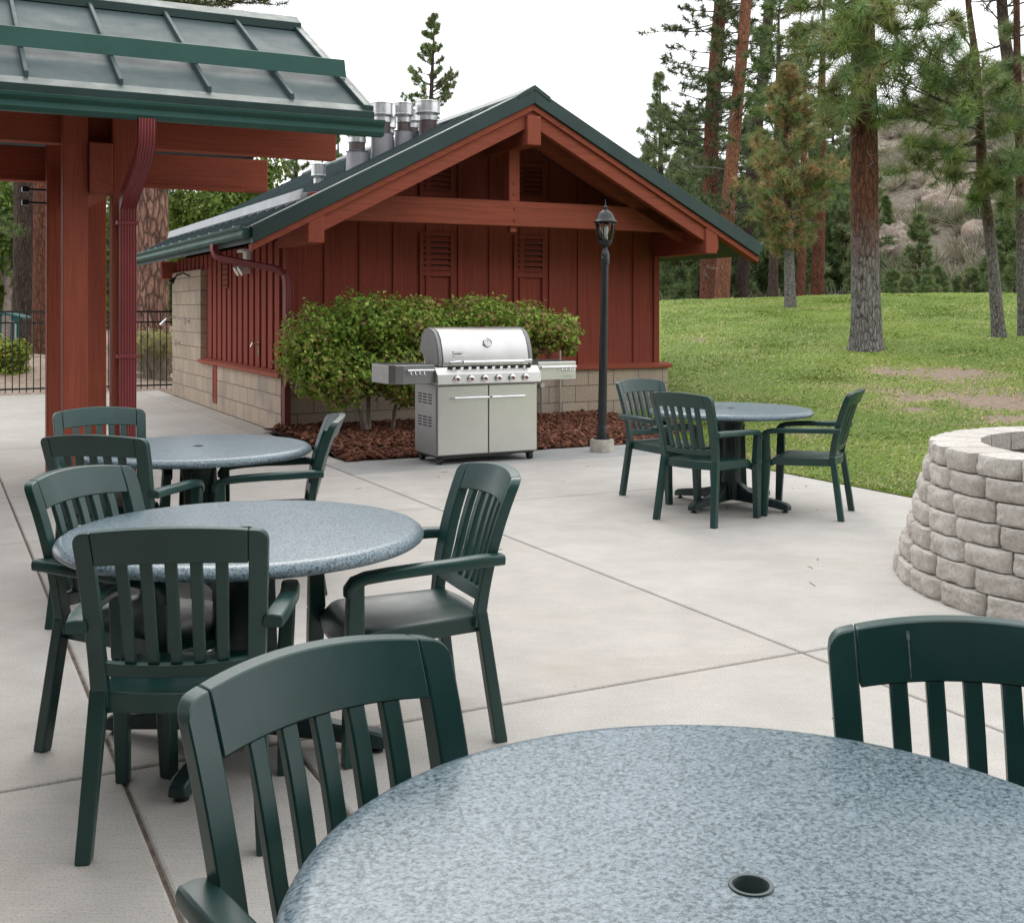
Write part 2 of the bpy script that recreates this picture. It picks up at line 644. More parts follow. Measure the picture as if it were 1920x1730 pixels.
def stone_mat():
    M = Mat("pale split concrete stone")
    v = M.coords()
    a = M.noise(v, 48, 5, 0.75)
    b = M.noise(v, 4, 3)
    geo = M.n("NewGeometry")
    c = M.ramp(a, [(0.28, (0.38, 0.358, 0.325)), (0.5, (0.60, 0.568, 0.52)), (0.72, (0.74, 0.71, 0.655))])
    c = M.mix(M.ramp(b, [(0.45, 0.0), (0.7, 0.3)]), c, (0.42, 0.36, 0.33))
    c = M.mix(1.0, c, M.ramp(geo.outputs["Random Per Island"], [(0.0, (0.88, 0.87, 0.86)), (1.0, (1.08, 1.08, 1.08))]), 'MULTIPLY')
    M.set(c, 0.93, 0, 0.2)
    M.bump(a, 0.75, 0.012)
    return M.m


M_STONE = stone_mat()


def rock_mat():
    M = Mat("tan granite boulder")
    v = M.coords()
    a = M.noise(v, 3.2, 7, 0.72)
    b = M.noise(v, 0.8, 4)
    c = M.ramp(a, [(0.30, (0.15, 0.12, 0.10)), (0.46, (0.36, 0.30, 0.245)), (0.7, (0.50, 0.43, 0.365))])
    c = M.mix(M.ramp(b, [(0.45, 0.0), (0.65, 0.6)]), c, (0.30, 0.22, 0.165))
    M.set(c, 0.95, 0, 0.15)
    M.bump(a, 1.0, 0.25)
    return M.m


M_ROCK = rock_mat()


def ground_mat(name, c0, c1, c2, sc):
    M = Mat(name)
    v = M.coords()
    a = M.noise(v, sc, 7, 0.7)
    b = M.noise(v, sc * 9, 5, 0.7)
    c = M.ramp(M.mix(0.45, a, b), [(0.36, c0), (0.5, c1), (0.64, c2)])
    M.set(c, 0.96, 0, 0.15)
    M.bump(b, 0.8, 0.06)
    return M.m


M_DIRT = ground_mat("dry pine duff", (0.17, 0.125, 0.095), (0.29, 0.225, 0.175), (0.40, 0.325, 0.265), 0.7)
M_HILL = ground_mat("brushy hillside soil", (0.10, 0.088, 0.068), (0.20, 0.17, 0.135), (0.34, 0.28, 0.225), 0.22)
M_SOIL = ground_mat("mulch soil", (0.05, 0.03, 0.022), (0.09, 0.05, 0.037), (0.14, 0.08, 0.06), 6)


def lawn_mat():
    M = Mat("lawn soil")
    v = M.coords()
    a = M.n("Attribute", attribute_name="tint")
    f = M.noise(v, 14, 6, 0.7)
    st = M.noise(M.coords((3, 9, 3)), 3.0, 6, 0.7, 0.8)
    g = M.ramp(M.mix(0.5, f, st), [(0.35, (0.11, 0.165, 0.026)), (0.5, (0.19, 0.25, 0.045)), (0.66, (0.34, 0.34, 0.12))])
    d = M.ramp(f, [(0.3, (0.20, 0.145, 0.105)), (0.7, (0.37, 0.29, 0.225))])
    sepr = M.n("SeparateColor")
    M.l(a.outputs["Color"], sepr.inputs[0])
    msk = M.ramp(M.math('ADD', sepr.outputs[0], M.math('MULTIPLY', M.math('SUBTRACT', f, 0.5), 0.7)), [(0.42, 0.0), (0.6, 1.0)])
    M.set(M.mix(msk, g, d), 0.95, 0, 0.15)
    M.bump(M.mix(0.5, f, st), 0.9, 0.04)
    return M.m


M_LAWN = lawn_mat()


def glass_mat():
    M = Mat("lantern glass")
    M.t.nodes.remove(M.b)
    tr = M.n("BsdfTransparent")
    tr.inputs["Color"].default_value = (0.9, 0.92, 0.92, 1)
    gl = M.n("BsdfGlossy")
    gl.inputs["Roughness"].default_value = 0.05
    fr = M.n("Fresnel")
    fr.inputs["IOR"].default_value = 1.6
    mx = M.n("MixShader")
    M.l(fr.outputs[0], mx.inputs[0])
    M.l(tr.outputs[0], mx.inputs[1])
    M.l(gl.outputs[0], mx.inputs[2])
    M.l(mx.outputs[0], M.t.nodes["Material Output"].inputs["Surface"])
    return M.m


M_GLASS = glass_mat()

# ------------------------------------------------------------------ ground
A_EDGE, B_MULCH, B_WALL, A_WALL = 6.964, 10.77, 13.605, 3.773


def dirtiness(x, y):
    v = 0.0
    for px, py, Y, r in ((1760, 690, 17.5, 1.1), (1790, 735, 15.6, 1.35), (1850, 745, 15.0, 1.2), (1660, 690, 18.3, 0.45), (1500, 810, 12.6, 0.4),
                         (1890, 795, 13.2, 0.8), (1720, 775, 14.2, 0.45), (1310, 612, 24, 0.5), (1450, 860, 11.1, 0.4)):
        c = at(px, py, Y)
        d = math.hypot(x - c.x, (y - c.y) * 0.75) / r
        v = max(v, 1.0 - d * 0.62)
    n = mnoise.fractal(Vector((x * 0.9, y * 0.9, 3.1)), 1.0, 2.0, 4)
    return min(1.0, max(0.0, v + 0.38 * n))


def H(x, y):
    a, b = to_ab(x, y)
    h = 0.0
    if b < B_MULCH:
        e = a - A_EDGE
    else:
        e = a - 8.3
    r = sstep(5.5, 10.0, a)
    if e > 0:
        h += 0.045 * min(e, 9.0) * sstep(0, 1.2, e)
        h += 0.05 * sstep(0, 0.8, e)
    yy = max(0.0, min(y, 34.0) - 14.0)
    h += r * (0.05 * yy + 0.0012 * yy * yy) * (0.86 + 0.14 * sstep(3.5, 13.0, x))
    if y > 34:
        h -= r * 0.9 * sstep(34.0, 46.0, y)
    h += 0.05 * r * mnoise.noise(Vector((x * 0.35, y * 0.35, 0))) * sstep(0.3, 3.0, max(0.0, e))
    l = 1 - sstep(2.0, 5.0, a)
    h += l * 0.62 * sstep(21.9, 26.0, b) * (0.72 + 0.28 * sstep(-9.0, -6.0, x))
    return h


def terrain(name, xs, ys, mat, dz=0.0, cut=None, attr=False):
    nx, ny = len(xs), len(ys)
    vs, cols = [], []
    for y in ys:
        for x in xs:
            z = H(x, y) + dz
            if cut:
                z -= cut(x, y)
            vs.append((x, y, z))
            if attr:
                k = dirtiness(x, y)
                cols.append((k, k, k))
    fs = [(j * nx + i, j * nx + i + 1, (j + 1) * nx + i + 1, (j + 1) * nx + i) for j in range(ny - 1) for i in range(nx - 1)]
    return vs, fs, cols


def lawn_inside(x, y):
    a, b = to_ab(x, y)
    if b < B_MULCH - 0.004:
        return a > A_EDGE + 0.004
    if b < B_WALL:
        return a > 8.3
    return a > 9.42 or b > B_WALL + 7.2


# far ground: one sheet to the horizon, kept under the finer pieces
def axis_pts(lo, hi, near_lo, near_hi, step, far):
    p = list(np.arange(near_lo, near_hi + 1e-6, step))
    d, q = step, near_hi
    while q < hi:
        d *= far
        q += d
        p.append(q)
    d, q = step, near_lo
    while q > lo:
        d *= far
        q -= d
        p.insert(0, q)
    return p


def under(x, y):
    a, b = to_ab(x, y)
    if a < A_EDGE + 0.8 and b < 21.7 or (a > A_EDGE - 1 and y < 40 and x < 27):
        return 0.30
    return 0.0


gx = axis_pts(-400, 400, -40, 44, 1.0, 1.35)
gy = axis_pts(-200, 500, -12, 62, 1.0, 1.35)
vs, fs, _ = terrain("ground", gx, gy, M_DIRT, -0.012, under)
kind(np_mesh("ground", vs, fs, M_DIRT, smooth=True), "structure")

# lawn: laid on grid coordinates so that its edge is the slab edge
la = list(np.arange(A_EDGE + 0.006, A_EDGE + 27, 0.16))
lb = list(np.arange(-6.0, 34.0, 0.16))
vs, cols, idx = [], [], {}
fs = []
for j, b in enumerate(lb):
    for i, a in enumerate(la):
        p = ab(a, b)
        if p.y < -3 or p.y > 41 or p.x > 28:
            continue
        if B_MULCH <= b < B_WALL and a < 8.2 or (B_WALL - 0.1 <= b < B_WALL + 7.3 and a < 9.36):
            continue
        idx[i, j] = len(vs)
        vs.append((p.x, p.y, H(p.x, p.y) + 0.004))
        k = dirtiness(p.x, p.y)
        cols.append((k, k, k))
for (i, j) in list(idx):
    q = [(i, j), (i + 1, j), (i + 1, j + 1), (i, j + 1)]
    if all(t in idx for t in q):
        fs.append([idx[t] for t in q])
kind(np_mesh("lawn", vs, fs, M_LAWN, cols=cols, smooth=True), "structure")

# patio: separate cast slabs with real gaps between them
GAP = 0.006


def slab(mb, a0, a1, b0, b1, zt=0.0):
    p = [ab(a0 + GAP, b0 + GAP), ab(a1 - GAP, b0 + GAP), ab(a1 - GAP, b1 - GAP), ab(a0 + GAP, b1 - GAP)]
    mb.hexa([(q.x, q.y, -0.12) for q in p] + [(q.x, q.y, zt) for q in p])


mb = MB()
AC = [-16.5, -13.5, -10.6, -7.8, -5.0, -2.2, 0.551, 3.4]
for i in range(len(AC) - 1):
    for b0, b1 in ((-8, -4), (-4, -0.1), (-0.1, 3.9), (3.9, 8.0), (8.0, 9.95), (9.95, 13.35), (13.35, 16.9), (16.9, 21.75)):
        if i == 6 and b0 == -0.1:
            slab(mb, 0.551, 1.11, b0, b1)
            slab(mb, 1.11, 3.4, b0, b1)
        else:
            slab(mb, AC[i], AC[i + 1], b0, b1)
for b0, b1 in ((-8, -4), (-4, -0.1), (-0.1, 3.9), (3.9, 8.0), (8.0, 9.92)):
    slab(mb, 3.4, A_EDGE, b0, b1)
slab(mb, 3.4, 3.64, 10.77, B_WALL)
slab(mb, 3.4, A_WALL - 0.01, B_WALL, 16.9)
slab(mb, 3.4, A_WALL - 0.01, 16.9, 21.75)
patio = kind(mb.build("patio", M_CONC, bevel=0.011), "structure")
mb = MB()
slab(mb, 3.4, A_EDGE, 9.92, B_MULCH)
kind(mb.build("grill_pad", M_CONC_PAD, bevel=0.005), "structure")
mb = MB()
p = [ab(-16.5, -8), ab(A_EDGE - 0.02, -8), ab(A_EDGE - 0.02, B_MULCH), ab(3.6, B_MULCH), ab(3.6, 21.7), ab(-16.5, 21.7)]
mb.add([(q.x, q.y, -0.011) for q in p], [(0, 1, 2, 3), (0, 3, 4, 5)])
kind(mb.build("joint_fill", M_JOINT), "structure")

# mulch bed
mb = MB()
rows = []
rs = random.Random(4)
for b in np.arange(B_MULCH - 0.0, B_WALL + 0.3, 0.1):
    rows.append([ab(a, b, -0.01 + 0.05 * sstep(0, 0.5, b - B_MULCH) + 0.03 * mnoise.noise(Vector((a * 2, b * 2, 5)))) for a in np.arange(3.62, 8.4, 0.1)])
mb.grid(rows)
kind(mb.build("mulch_bed", M_SOIL, smooth=180), "structure")


def scatter_boxes(name, centers, sizes, rots, cols, mat):
    n = len(centers)
    base = np.array([[-1, -1, -1], [1, -1, -1], [1, 1, -1], [-1, 1, -1], [-1, -1, 1], [1, -1, 1], [1, 1, 1], [-1, 1, 1]], dtype=np.float32) * 0.5
    rs = np.random.RandomState(7)
    v = base[None] * sizes[:, None, :] * (1 + 0.35 * (rs.rand(n, 8, 1) - 0.5))
    v = np.einsum('nij,nkj->nki', rots, v) + centers[:, None, :]
    fb = np.array([[3, 2, 1, 0], [4, 5, 6, 7], [0, 1, 5, 4], [1, 2, 6, 5], [2, 3, 7, 6], [3, 0, 4, 7]])
    f = (fb[None] + (np.arange(n) * 8)[:, None, None]).reshape(-1, 4)
    return np_mesh(name, v.reshape(-1, 3), f, mat, cols=np.repeat(cols, 8, axis=0))


def rand_rots(n, rs, tilt=0.5):
    az = rs.rand(n) * 2 * np.pi
    tx, ty = rs.randn(n) * tilt, rs.randn(n) * tilt
    cz, sz, cx, sx, cy, sy = np.cos(az), np.sin(az), np.cos(tx), np.sin(tx), np.cos(ty), np.sin(ty)
    Z, O = np.zeros(n), np.ones(n)
    Rz = np.stack([np.stack([cz, -sz, Z], -1), np.stack([sz, cz, Z], -1), np.stack([Z, Z, O], -1)], 1)
    Rx = np.stack([np.stack([O, Z, Z], -1), np.stack([Z, cx, -sx], -1), np.stack([Z, sx, cx], -1)], 1)
    Ry = np.stack([np.stack([cy, Z, sy], -1), np.stack([Z, O, Z], -1), np.stack([-sy, Z, cy], -1)], 1)
    return Rz @ Rx @ Ry


rs = np.random.RandomState(3)
n = 7500
a = 3.66 + rs.rand(n) * 4.58
b = B_MULCH - 0.02 + rs.rand(n) ** 1.15 * 2.85
c = np.stack([a * CT - b * ST, a * ST + b * CT, 0.012 + 0.055 * np.clip((b - B_MULCH) / 0.5, 0, 1) + rs.rand(n) * 0.03], -1)
sz = np.stack([0.035 + 0.075 * rs.rand(n) ** 1.6, 0.02 + 0.025 * rs.rand(n), 0.008 + 0.016 * rs.rand(n)], -1)
t = rs.rand(n, 1)
cl = np.array([[0.09, 0.034, 0.022]]) * (1 - t) + np.array([[0.24, 0.105, 0.065]]) * t
cl *= 0.6 + 0.8 * rs.rand(n, 1)
tag(kind(scatter_boxes("bark_mulch", c, sz, rand_rots(n, rs, 0.35), cl, M_CHIP), "stuff"), "reddish brown bark mulch spread around the shrubs and lamp post", "mulch")

# a little litter on the concrete
n = 90
a = -6 + rs.rand(n) * 13
b = 1.0 + rs.rand(n) * 12
keep = (a < A_EDGE - 0.2) & (b < B_MULCH)
a, b = a[keep], b[keep]
n = len(a)
c = np.stack([a * CT - b * ST, a * ST + b * CT, np.full(n, 0.003)], -1)
ndl = rs.rand(n) < 0.6
sz = np.stack([np.where(ndl, 0.03 + 0.05 * rs.rand(n), 0.008 + 0.022 * rs.rand(n) ** 2), np.where(ndl, 0.0016, 0.004 + 0.006 * rs.rand(n)), np.full(n, 0.003)], -1)
cl = np.array([[0.20, 0.14, 0.095]]) * (0.5 + rs.rand(n, 1))
tag(kind(scatter_boxes("litter", c, sz, rand_rots(n, rs, 0.04), cl, M_CHIP), "stuff"), "scattered bits of bark and leaf litter on the patio", "litter")

# grass blades
rs = np.random.RandomState(11)
pts = []
want = 260000
while len(pts) < want:
    m = 40000
    Y = 8.2 * (36.0 / 8.2) ** (rs.rand(m) ** 0.9)
    X = Y * (0.13 + 0.34 * rs.rand(m))
    A = X * CT + Y * ST
    B = -X * ST + Y * CT
    ok = (A > A_EDGE + 0.02) & ((B < B_MULCH) | ((B < B_WALL) & (A > 8.25)) | (A > 9.45) | (B > B_WALL + 7.3))
    for x, y in zip(X[ok], Y[ok]):
        k = dirtiness(x, y)
        if rs.rand() < 1.15 - 1.25 * k:
            pts.append((x, y, H(x, y), k))
        if len(pts) >= want:
            break
pts = np.array(pts)
n = len(pts)
dist = pts[:, 1]
az = 0.6 + rs.randn(n) * 0.9 + 1.2 * np.array([mnoise.noise(Vector((x * 0.7, y * 0.7, 33))) for x, y in pts[:, :2]])
hgt = (0.017 + 0.030 * rs.rand(n) ** 1.8) * (0.8 + dist * 0.012)
clump = np.array([mnoise.noise(Vector((x * 1.3, y * 1.3, 9))) for x, y in pts[:, :2]])
clump2 = np.array([mnoise.noise(Vector((x * 0.42, y * 0.42, 21))) for x, y in pts[:, :2]])
hgt *= 1 + 0.5 * clump
lean = hgt * (0.7 + 2.2 * rs.rand(n))
wd = 0.003 + 0.00036 * dist
base = np.stack([pts[:, 0], pts[:, 1], pts[:, 2]], -1)
sd = np.stack([-np.sin(az), np.cos(az), np.zeros(n)], -1) * wd[:, None]
fw = np.stack([np.cos(az), np.sin(az), np.zeros(n)], -1)
tip = base + fw * lean[:, None] + np.array([0, 0, 1]) * hgt[:, None]
mid = base + fw * (lean * 0.35)[:, None] + np.array([0, 0, 1]) * (hgt * 0.65)[:, None]
V = np.stack([base - sd, base + sd, mid + sd * 0.8, mid - sd * 0.8, tip], 1).reshape(-1, 3)
o = (np.arange(n) * 5)[:, None]
Fq = np.concatenate([o + np.array([[0, 1, 2]]), o + np.array([[0, 2, 3]]), o + np.array([[3, 2, 4]])])
g0, g1, tan = np.array([0.115, 0.215, 0.022]), np.array([0.29, 0.385, 0.065]), np.array([0.50, 0.43, 0.21])
t = np.clip(0.5 + 0.55 * clump2 + 0.35 * clump + 0.3 * rs.randn(n), 0, 1)[:, None]
cc = g0 * (1 - t) + g1 * t
dry = (rs.rand(n) < 0.07 + 0.45 * pts[:, 3] + 0.14 * np.clip(clump, 0, 1))[:, None]
cc = np.where(dry, tan * (0.6 + 0.6 * rs.rand(n, 1)), cc)
tag(kind(np_mesh("grass", V, Fq, M_GRASS, cols=np.repeat(cc, 5, axis=0)), "stuff"), "short streaky green lawn grass with dry patches on the bank", "grass")

# hillside beyond the trees
def hill_top(k):
    tab = ((-0.6, 0.5), (0.0, 3.0), (0.13, 8.5), (0.25, 15), (0.31, 18.5), (0.345, 21), (0.45, 27), (0.7, 31))
    for (k0, v0), (k1, v1) in zip(tab, tab[1:]):
        if k <= k1:
            return lerp(v0, v1, max(0, (k - k0) / (k1 - k0)))
    return tab[-1][1]


def HH(x, y):
    t = sstep(54, 125, y) * 0.75 + 0.25 * max(0, min(1, (y - 54) / 71))
    n = mnoise.fractal(Vector((x * 0.06, y * 0.06, 2)), 1.0, 2.0, 5)
    return 0.9 + t * hill_top(x / y) + t * n * 2.2


hx = np.arange(-12, 100, 1.6)
hy = np.arange(50, 150, 1.8)
vs = [(x, y, HH(x, y) - (1.2 if y < 52 else 0)) for y in hy for x in hx]
nx = len(hx)
fs = [(j * nx + i, j * nx + i + 1, (j + 1) * nx + i + 1, (j + 1) * nx + i) for j in range(len(hy) - 1) for i in range(nx - 1)]
kind(np_mesh("hillside", vs, fs, M_HILL, smooth=True), "structure")

# ------------------------------------------------------------------ restroom building
M_GUARD = plain('pale grey painted guard', (0.37, 0.39, 0.40), 0.5, 0.0, 0.08, 3)
BLD = thing("restroom_building", "red wooden building with a wide gable, tan block base and green metal roof", "building", tuple(ab(A_WALL, B_WALL)), TH)
W, D, XC = 5.63, 6.95, 2.815
SL = 0.519
ZR = 4.175
YF, YB, XL, XR = -1.236, 7.9, -0.655, 6.285


def roof_z(x):
    return ZR - SL * abs(x - XC)


mb = MB()
mb.box(0, 0.2, 0.2, D, -0.1, 0.67)
mb.box(0, W, 0, 0.2, -0.1, 0.67)
mb.box(W - 0.2, W, 0.2, D, -0.1, 0.67)
mb.box(0.2, W - 0.2, D - 0.2, D, -0.1, 0.67)
mb.build("block_base", M_BLOCK, BLD, bevel=0.006)
mb = MB()
mb.box(-0.003, 0.2, 4.61, D + 0.003, 0.67, 2.12)
mb.build("shower_wall", M_BLOCK, BLD, bevel=0.006)
# sill boards on the block
mb = MB()
mb.hexa([(-0.05, -0.05, 0.665), (W + 0.05, -0.05, 0.665), (W + 0.05, 0.1, 0.665), (-0.05, 0.1, 0.665),
         (-0.05, -0.05, 0.71), (W + 0.05, -0.05, 0.71), (W + 0.05, 0.1, 0.745), (-0.05, 0.1, 0.745)])
mb.build("sill_board", M_WOOD_X, BLD, bevel=0.006)
mb = MB()
mb.hexa([(-0.05, 0.1, 0.665), (0.12, 0.1, 0.665), (0.12, 4.61, 0.665), (-0.05, 4.61, 0.665),
         (-0.05, 0.1, 0.71), (0.12, 0.1, 0.745), (0.12, 4.61, 0.745), (-0.05, 4.61, 0.71)])
mb.build("sill_board", M_WOOD_Y, BLD, bevel=0.006)
# siding
mb = MB()
fy = 0.10
pent = [(0.10, 0.74), (W - 0.10, 0.74), (W - 0.10, roof_z(W - 0.1) - 0.12), (XC, ZR - 0.12), (0.10, roof_z(0.1) - 0.12)]
mb.prism(pent, 'y', fy, fy + 0.1)
VENTS = []
for k in range(13):
    x = 0.12 + k * 0.4525
    if x > W - 0.1:
        break
    zt = roof_z(x) - 0.14
    mb.box(x - 0.004, x + 0.062, fy - 0.022, fy + 0.01, 0.742, zt)
mb.box(W - 0.19, W - 0.10, fy - 0.03, fy + 0.01, 0.742, roof_z(W - 0.14) - 0.14)
mb.box(0.085, 0.17, fy - 0.03, fy + 0.01, 0.742, roof_z(0.12) - 0.14)
mb.build("gable_siding", M_SIDING, BLD, bevel=0.003)
mb = MB()
mb.box(0.10, 0.2, fy + 0.1, D, 0.74, 2.36)
y = 0.30
while y < D - 0.05:
    mb.box(0.062, 0.11, y, min(y + 0.215, D), 0.743 if y < 4.35 else 2.125, 2.34)
    y += 0.318
mb.build("side_siding", M_SIDING, BLD, bevel=0.004)
mb = MB()
mb.box(W - 0.2, W - 0.1, fy + 0.1, D, 0.67, 2.36)
mb.prism([(0.2, 0.67), (W - 0.2, 0.67), (W - 0.2, roof_z(W - 0.2) - 0.12), (XC, ZR - 0.12), (0.2, roof_z(0.2) - 0.12)], 'y', D - 0.2, D - 0.1)
mb.build("rear_siding", M_SIDING, BLD)
# louvred vents in the gable wall, each with the long recessed panel under it
for x0, x1, z0, z1, pz in ((1.885, 2.265, 1.99, 2.44, 1.2), (3.245, 3.625, 1.99, 2.44, 1.2), (1.885, 2.265, 3.02, 3.42, 2.88), (3.245, 3.625, 3.02, 3.42, 2.88)):
    fr = MB()
    yq = fy - 0.034
    fr.box(x0 - 0.05, x0, yq, fy, pz, z1 + 0.05)
    fr.box(x1, x1 + 0.05, yq, fy, pz, z1 + 0.05)
    fr.box(x0, x1, yq, fy, z1, z1 + 0.05)
    fr.box(x0, x1, yq, fy, z0 - 0.07, z0)
    v_ob = fr.build("vent", M_SIDING, BLD, bevel=0.003)
    sl = MB()
    nsl = 6
    for k in range(nsl):
        zz = z0 + (k + 0.1) * (z1 - z0) / nsl
        sl.hexa([(x0, fy - 0.036, zz), (x1, fy - 0.036, zz), (x1, fy - 0.004, zz + 0.045), (x0, fy - 0.004, zz + 0.045),
                 (x0, fy - 0.036, zz + 0.014), (x1, fy - 0.036, zz + 0.014), (x1, fy - 0.004, zz + 0.059), (x0, fy - 0.004, zz + 0.059)])
    sl.build("louvre", M_SIDING, v_ob)
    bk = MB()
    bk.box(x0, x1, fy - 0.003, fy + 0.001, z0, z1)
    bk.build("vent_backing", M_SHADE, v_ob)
# timber frame of the gable
mb = MB()
mb.box(0.17, W - 0.17, -0.70, -0.53, 2.54, 2.86)
mb.build("tie_beam", M_WOOD_X, BLD, bevel=0.012)
mb = MB()
mb.box(XC - 0.075, XC + 0.075, -0.69, -0.54, 2.86, 3.70)
mb.box(XC - 0.045, XC + 0.045, -0.66, -0.57, 2.47, 2.54)
kp = mb.build("king_post", M_WOOD_V, BLD, bevel=0.008)
for z in (2.95, 3.08, 2.62, 2.76):
    mb = MB()
    yq = -0.69 if z > 2.86 else -0.70
    mb.tube([(XC, yq + 0.005, z), (XC, yq - 0.012, z)], [0.02, 0.018], 10)
    mb.build("bolt", M_WOOD_V, kp, smooth=40)
mb = MB()
mb.box(XC - 0.095, XC + 0.095, -1.225, 0.0, 3.50, 3.86)
mb.build("ridge_beam", M_WOOD_Y, BLD, bevel=0.012)
for x0 in (-0.02, W - 0.215):
    mb = MB()
    mb.box(x0, x0 + 0.19, -1.19, 0.09, 2.235, 2.575)
    mb.build("purlin_beam", M_WOOD_Y, BLD, bevel=0.012)
for sgn in (-1, 1):
    def SX(x):
        return XC + sgn * x
    mb = MB()
    off = 0.228
    xe = 2.83
    poly = [(SX(0), ZR - off), (SX(xe), ZR - off - SL * xe), (SX(xe), ZR - off - SL * xe - 0.20), (SX(0), ZR - off - 0.20)]
    mb.prism(poly, 'y', -1.16, -1.07)
    mb.build("barge_board", M_WOOD_X, BLD, bevel=0.008)
    mb = MB()
    xe = 3.47
    o1, o2 = 0.167, 0.245
    mb.prism([(SX(0), ZR - o1), (SX(xe), ZR - o1 - SL * xe), (SX(xe), ZR - o2 - SL * xe), (SX(0), ZR - o2)], 'y', -1.20, -1.06)
    mb.build("fascia_board", M_WOOD_X, BLD, bevel=0.005)
    mb = MB()
    mb.prism([(SX(0), ZR - 0.20), (SX(2.6), ZR - 0.20 - SL * 2.6), (SX(2.6), ZR - 0.42 - SL * 2.6), (SX(0), ZR - 0.42)], 'y', -0.70, -0.54)
    mb.build("rafter", M_WOOD_X, BLD, bevel=0.008)
# roof
mb = MB()
for sgn in (-1, 1):
    xe = 3.45
    mb.prism([(XC, ZR - 0.03), (XC + sgn * xe, ZR - 0.03 - SL * xe), (XC + sgn * xe, ZR - 0.16 - SL * xe), (XC, ZR - 0.16)], 'y', YF + 0.05, YB)
rf = mb.build("roof", M_ROOF, BLD)
mb = MB()
for sgn in (-1, 1):
    y = YF + 0.45
    while y < YB:
        xe = 3.44
        mb.prism([(XC, ZR + 0.015), (XC + sgn * xe, ZR + 0.015 - SL * xe), (XC + sgn * xe, ZR - 0.04 - SL * xe), (XC, ZR - 0.04)], 'y', y, y + 0.028)
        y += 0.45
mb.build("roof_seam", M_ROOF, rf)
mb = MB()
for sgn in (-1, 1):
    xe = 3.47
    mb.prism([(XC, ZR + 0.03), (XC + sgn * xe, ZR + 0.03 - SL * xe), (XC + sgn * xe, ZR - 0.165 - SL * xe), (XC, ZR - 0.165)], 'y', YF, YF + 0.045)
    mb.prism([(XC, ZR + 0.03), (XC + sgn * xe, ZR + 0.03 - SL * xe), (XC + sgn * xe, ZR - 0.028 - SL * xe), (XC, ZR - 0.028)], 'y', YF + 0.045, YF + 0.26)
mb.build("rake_trim", M_GREEN_TRIM, rf, bevel=0.006)
mb = MB()
mb.prism([(XC - 0.22, ZR + 0.04 - SL * 0.22), (XC, ZR + 0.06), (XC + 0.22, ZR + 0.04 - SL * 0.22), (XC + 0.22, ZR - 0.02 - SL * 0.22), (XC, ZR), (XC - 0.22, ZR - 0.02 - SL * 0.22)], 'y', YF - 0.01, YB)
mb.build("ridge_cap", M_GREEN_TRIM, rf, bevel=0.004)
mb = MB()
xg = 0.03
zg = roof_z(xg)
mb.prism([(xg, zg + 0.035), (xg + 0.03, zg + 0.16), (xg + 0.05, zg + 0.158), (xg + 0.022, zg + 0.035)], 'y', YF + 0.55, YB - 0.3)
for y in np.arange(YF + 0.7, YB - 0.4, 0.45):
    mb.prism([(xg + 0.01, zg), (xg + 0.2, zg + 0.1), (xg + 0.2, zg + 0.13), (xg + 0.03, zg + 0.13)], 'y', y, y + 0.03)
mb.build("snow_guard", M_GUARD, rf, bevel=0.003)


def gutter_profile(s):                                # (outwards, up) pairs
    return [(0.0, 0.0), (s * 0.075, 0.0), (s * 0.10, 0.03), (s * 0.085, 0.075), (s * 0.12, 0.105), (s * 0.125, 0.13), (s * 0.11, 0.13), (s * 0.10, 0.112), (s * 0.02, 0.105), (s * 0.012, 0.13), (0.0, 0.13)]


mb = MB()
mb.prism([(XL + a, 2.275 + b) for a, b in gutter_profile(-1)], 'y', YF + 0.06, YB)
gt = mb.build("gutter", M_GUTTER, BLD, bevel=0.003)
for y in np.arange(YF + 0.4, YB, 0.62):
    mb = MB()
    mb.box(XL - 0.115, XL + 0.02, y, y + 0.03, 2.408, 2.418)
    mb.build("gutter_hanger", M_GALV, gt)
mb = MB()
mb.prism([(XR + a, 2.275 + b) for a, b in gutter_profile(1)], 'y', YF + 0.06, YB)
mb.build("gutter", M_GUTTER, BLD, bevel=0.003)


def downspout_section(w, d, ribs=6):
    sec = []
    for k in range(ribs):
        t0 = -w / 2 + w * (k + 0.1) / ribs
        t1 = -w / 2 + w * (k + 0.5) / ribs
        t2 = -w / 2 + w * (k + 0.9) / ribs
        sec += [(t0, -d / 2), (t1, -d / 2 + 0.006), (t2, -d / 2)]
    sec += [(w / 2, d / 2), (-w / 2, d / 2)]
    return sec


mb = MB()
mb.sweep([(-0.70, 0.42, 2.29), (-0.70, 0.42, 2.21), (-0.68, 0.41, 2.15), (-0.62, 0.38, 2.11), (-0.08, -0.07, 1.98), (0.02, -0.10, 1.92), (0.05, -0.10, 1.82), (0.05, -0.10, 0.80), (0.05, -0.12, 0.72), (0.05, -0.12, 0.6), (0.05, -0.06, 0.55), (0.05, -0.06, 0.02)],
         downspout_section(0.085, 0.07, 4), (1, 0.25, 0))
mb.build("downspout", M_RED_METAL, BLD, smooth=35)
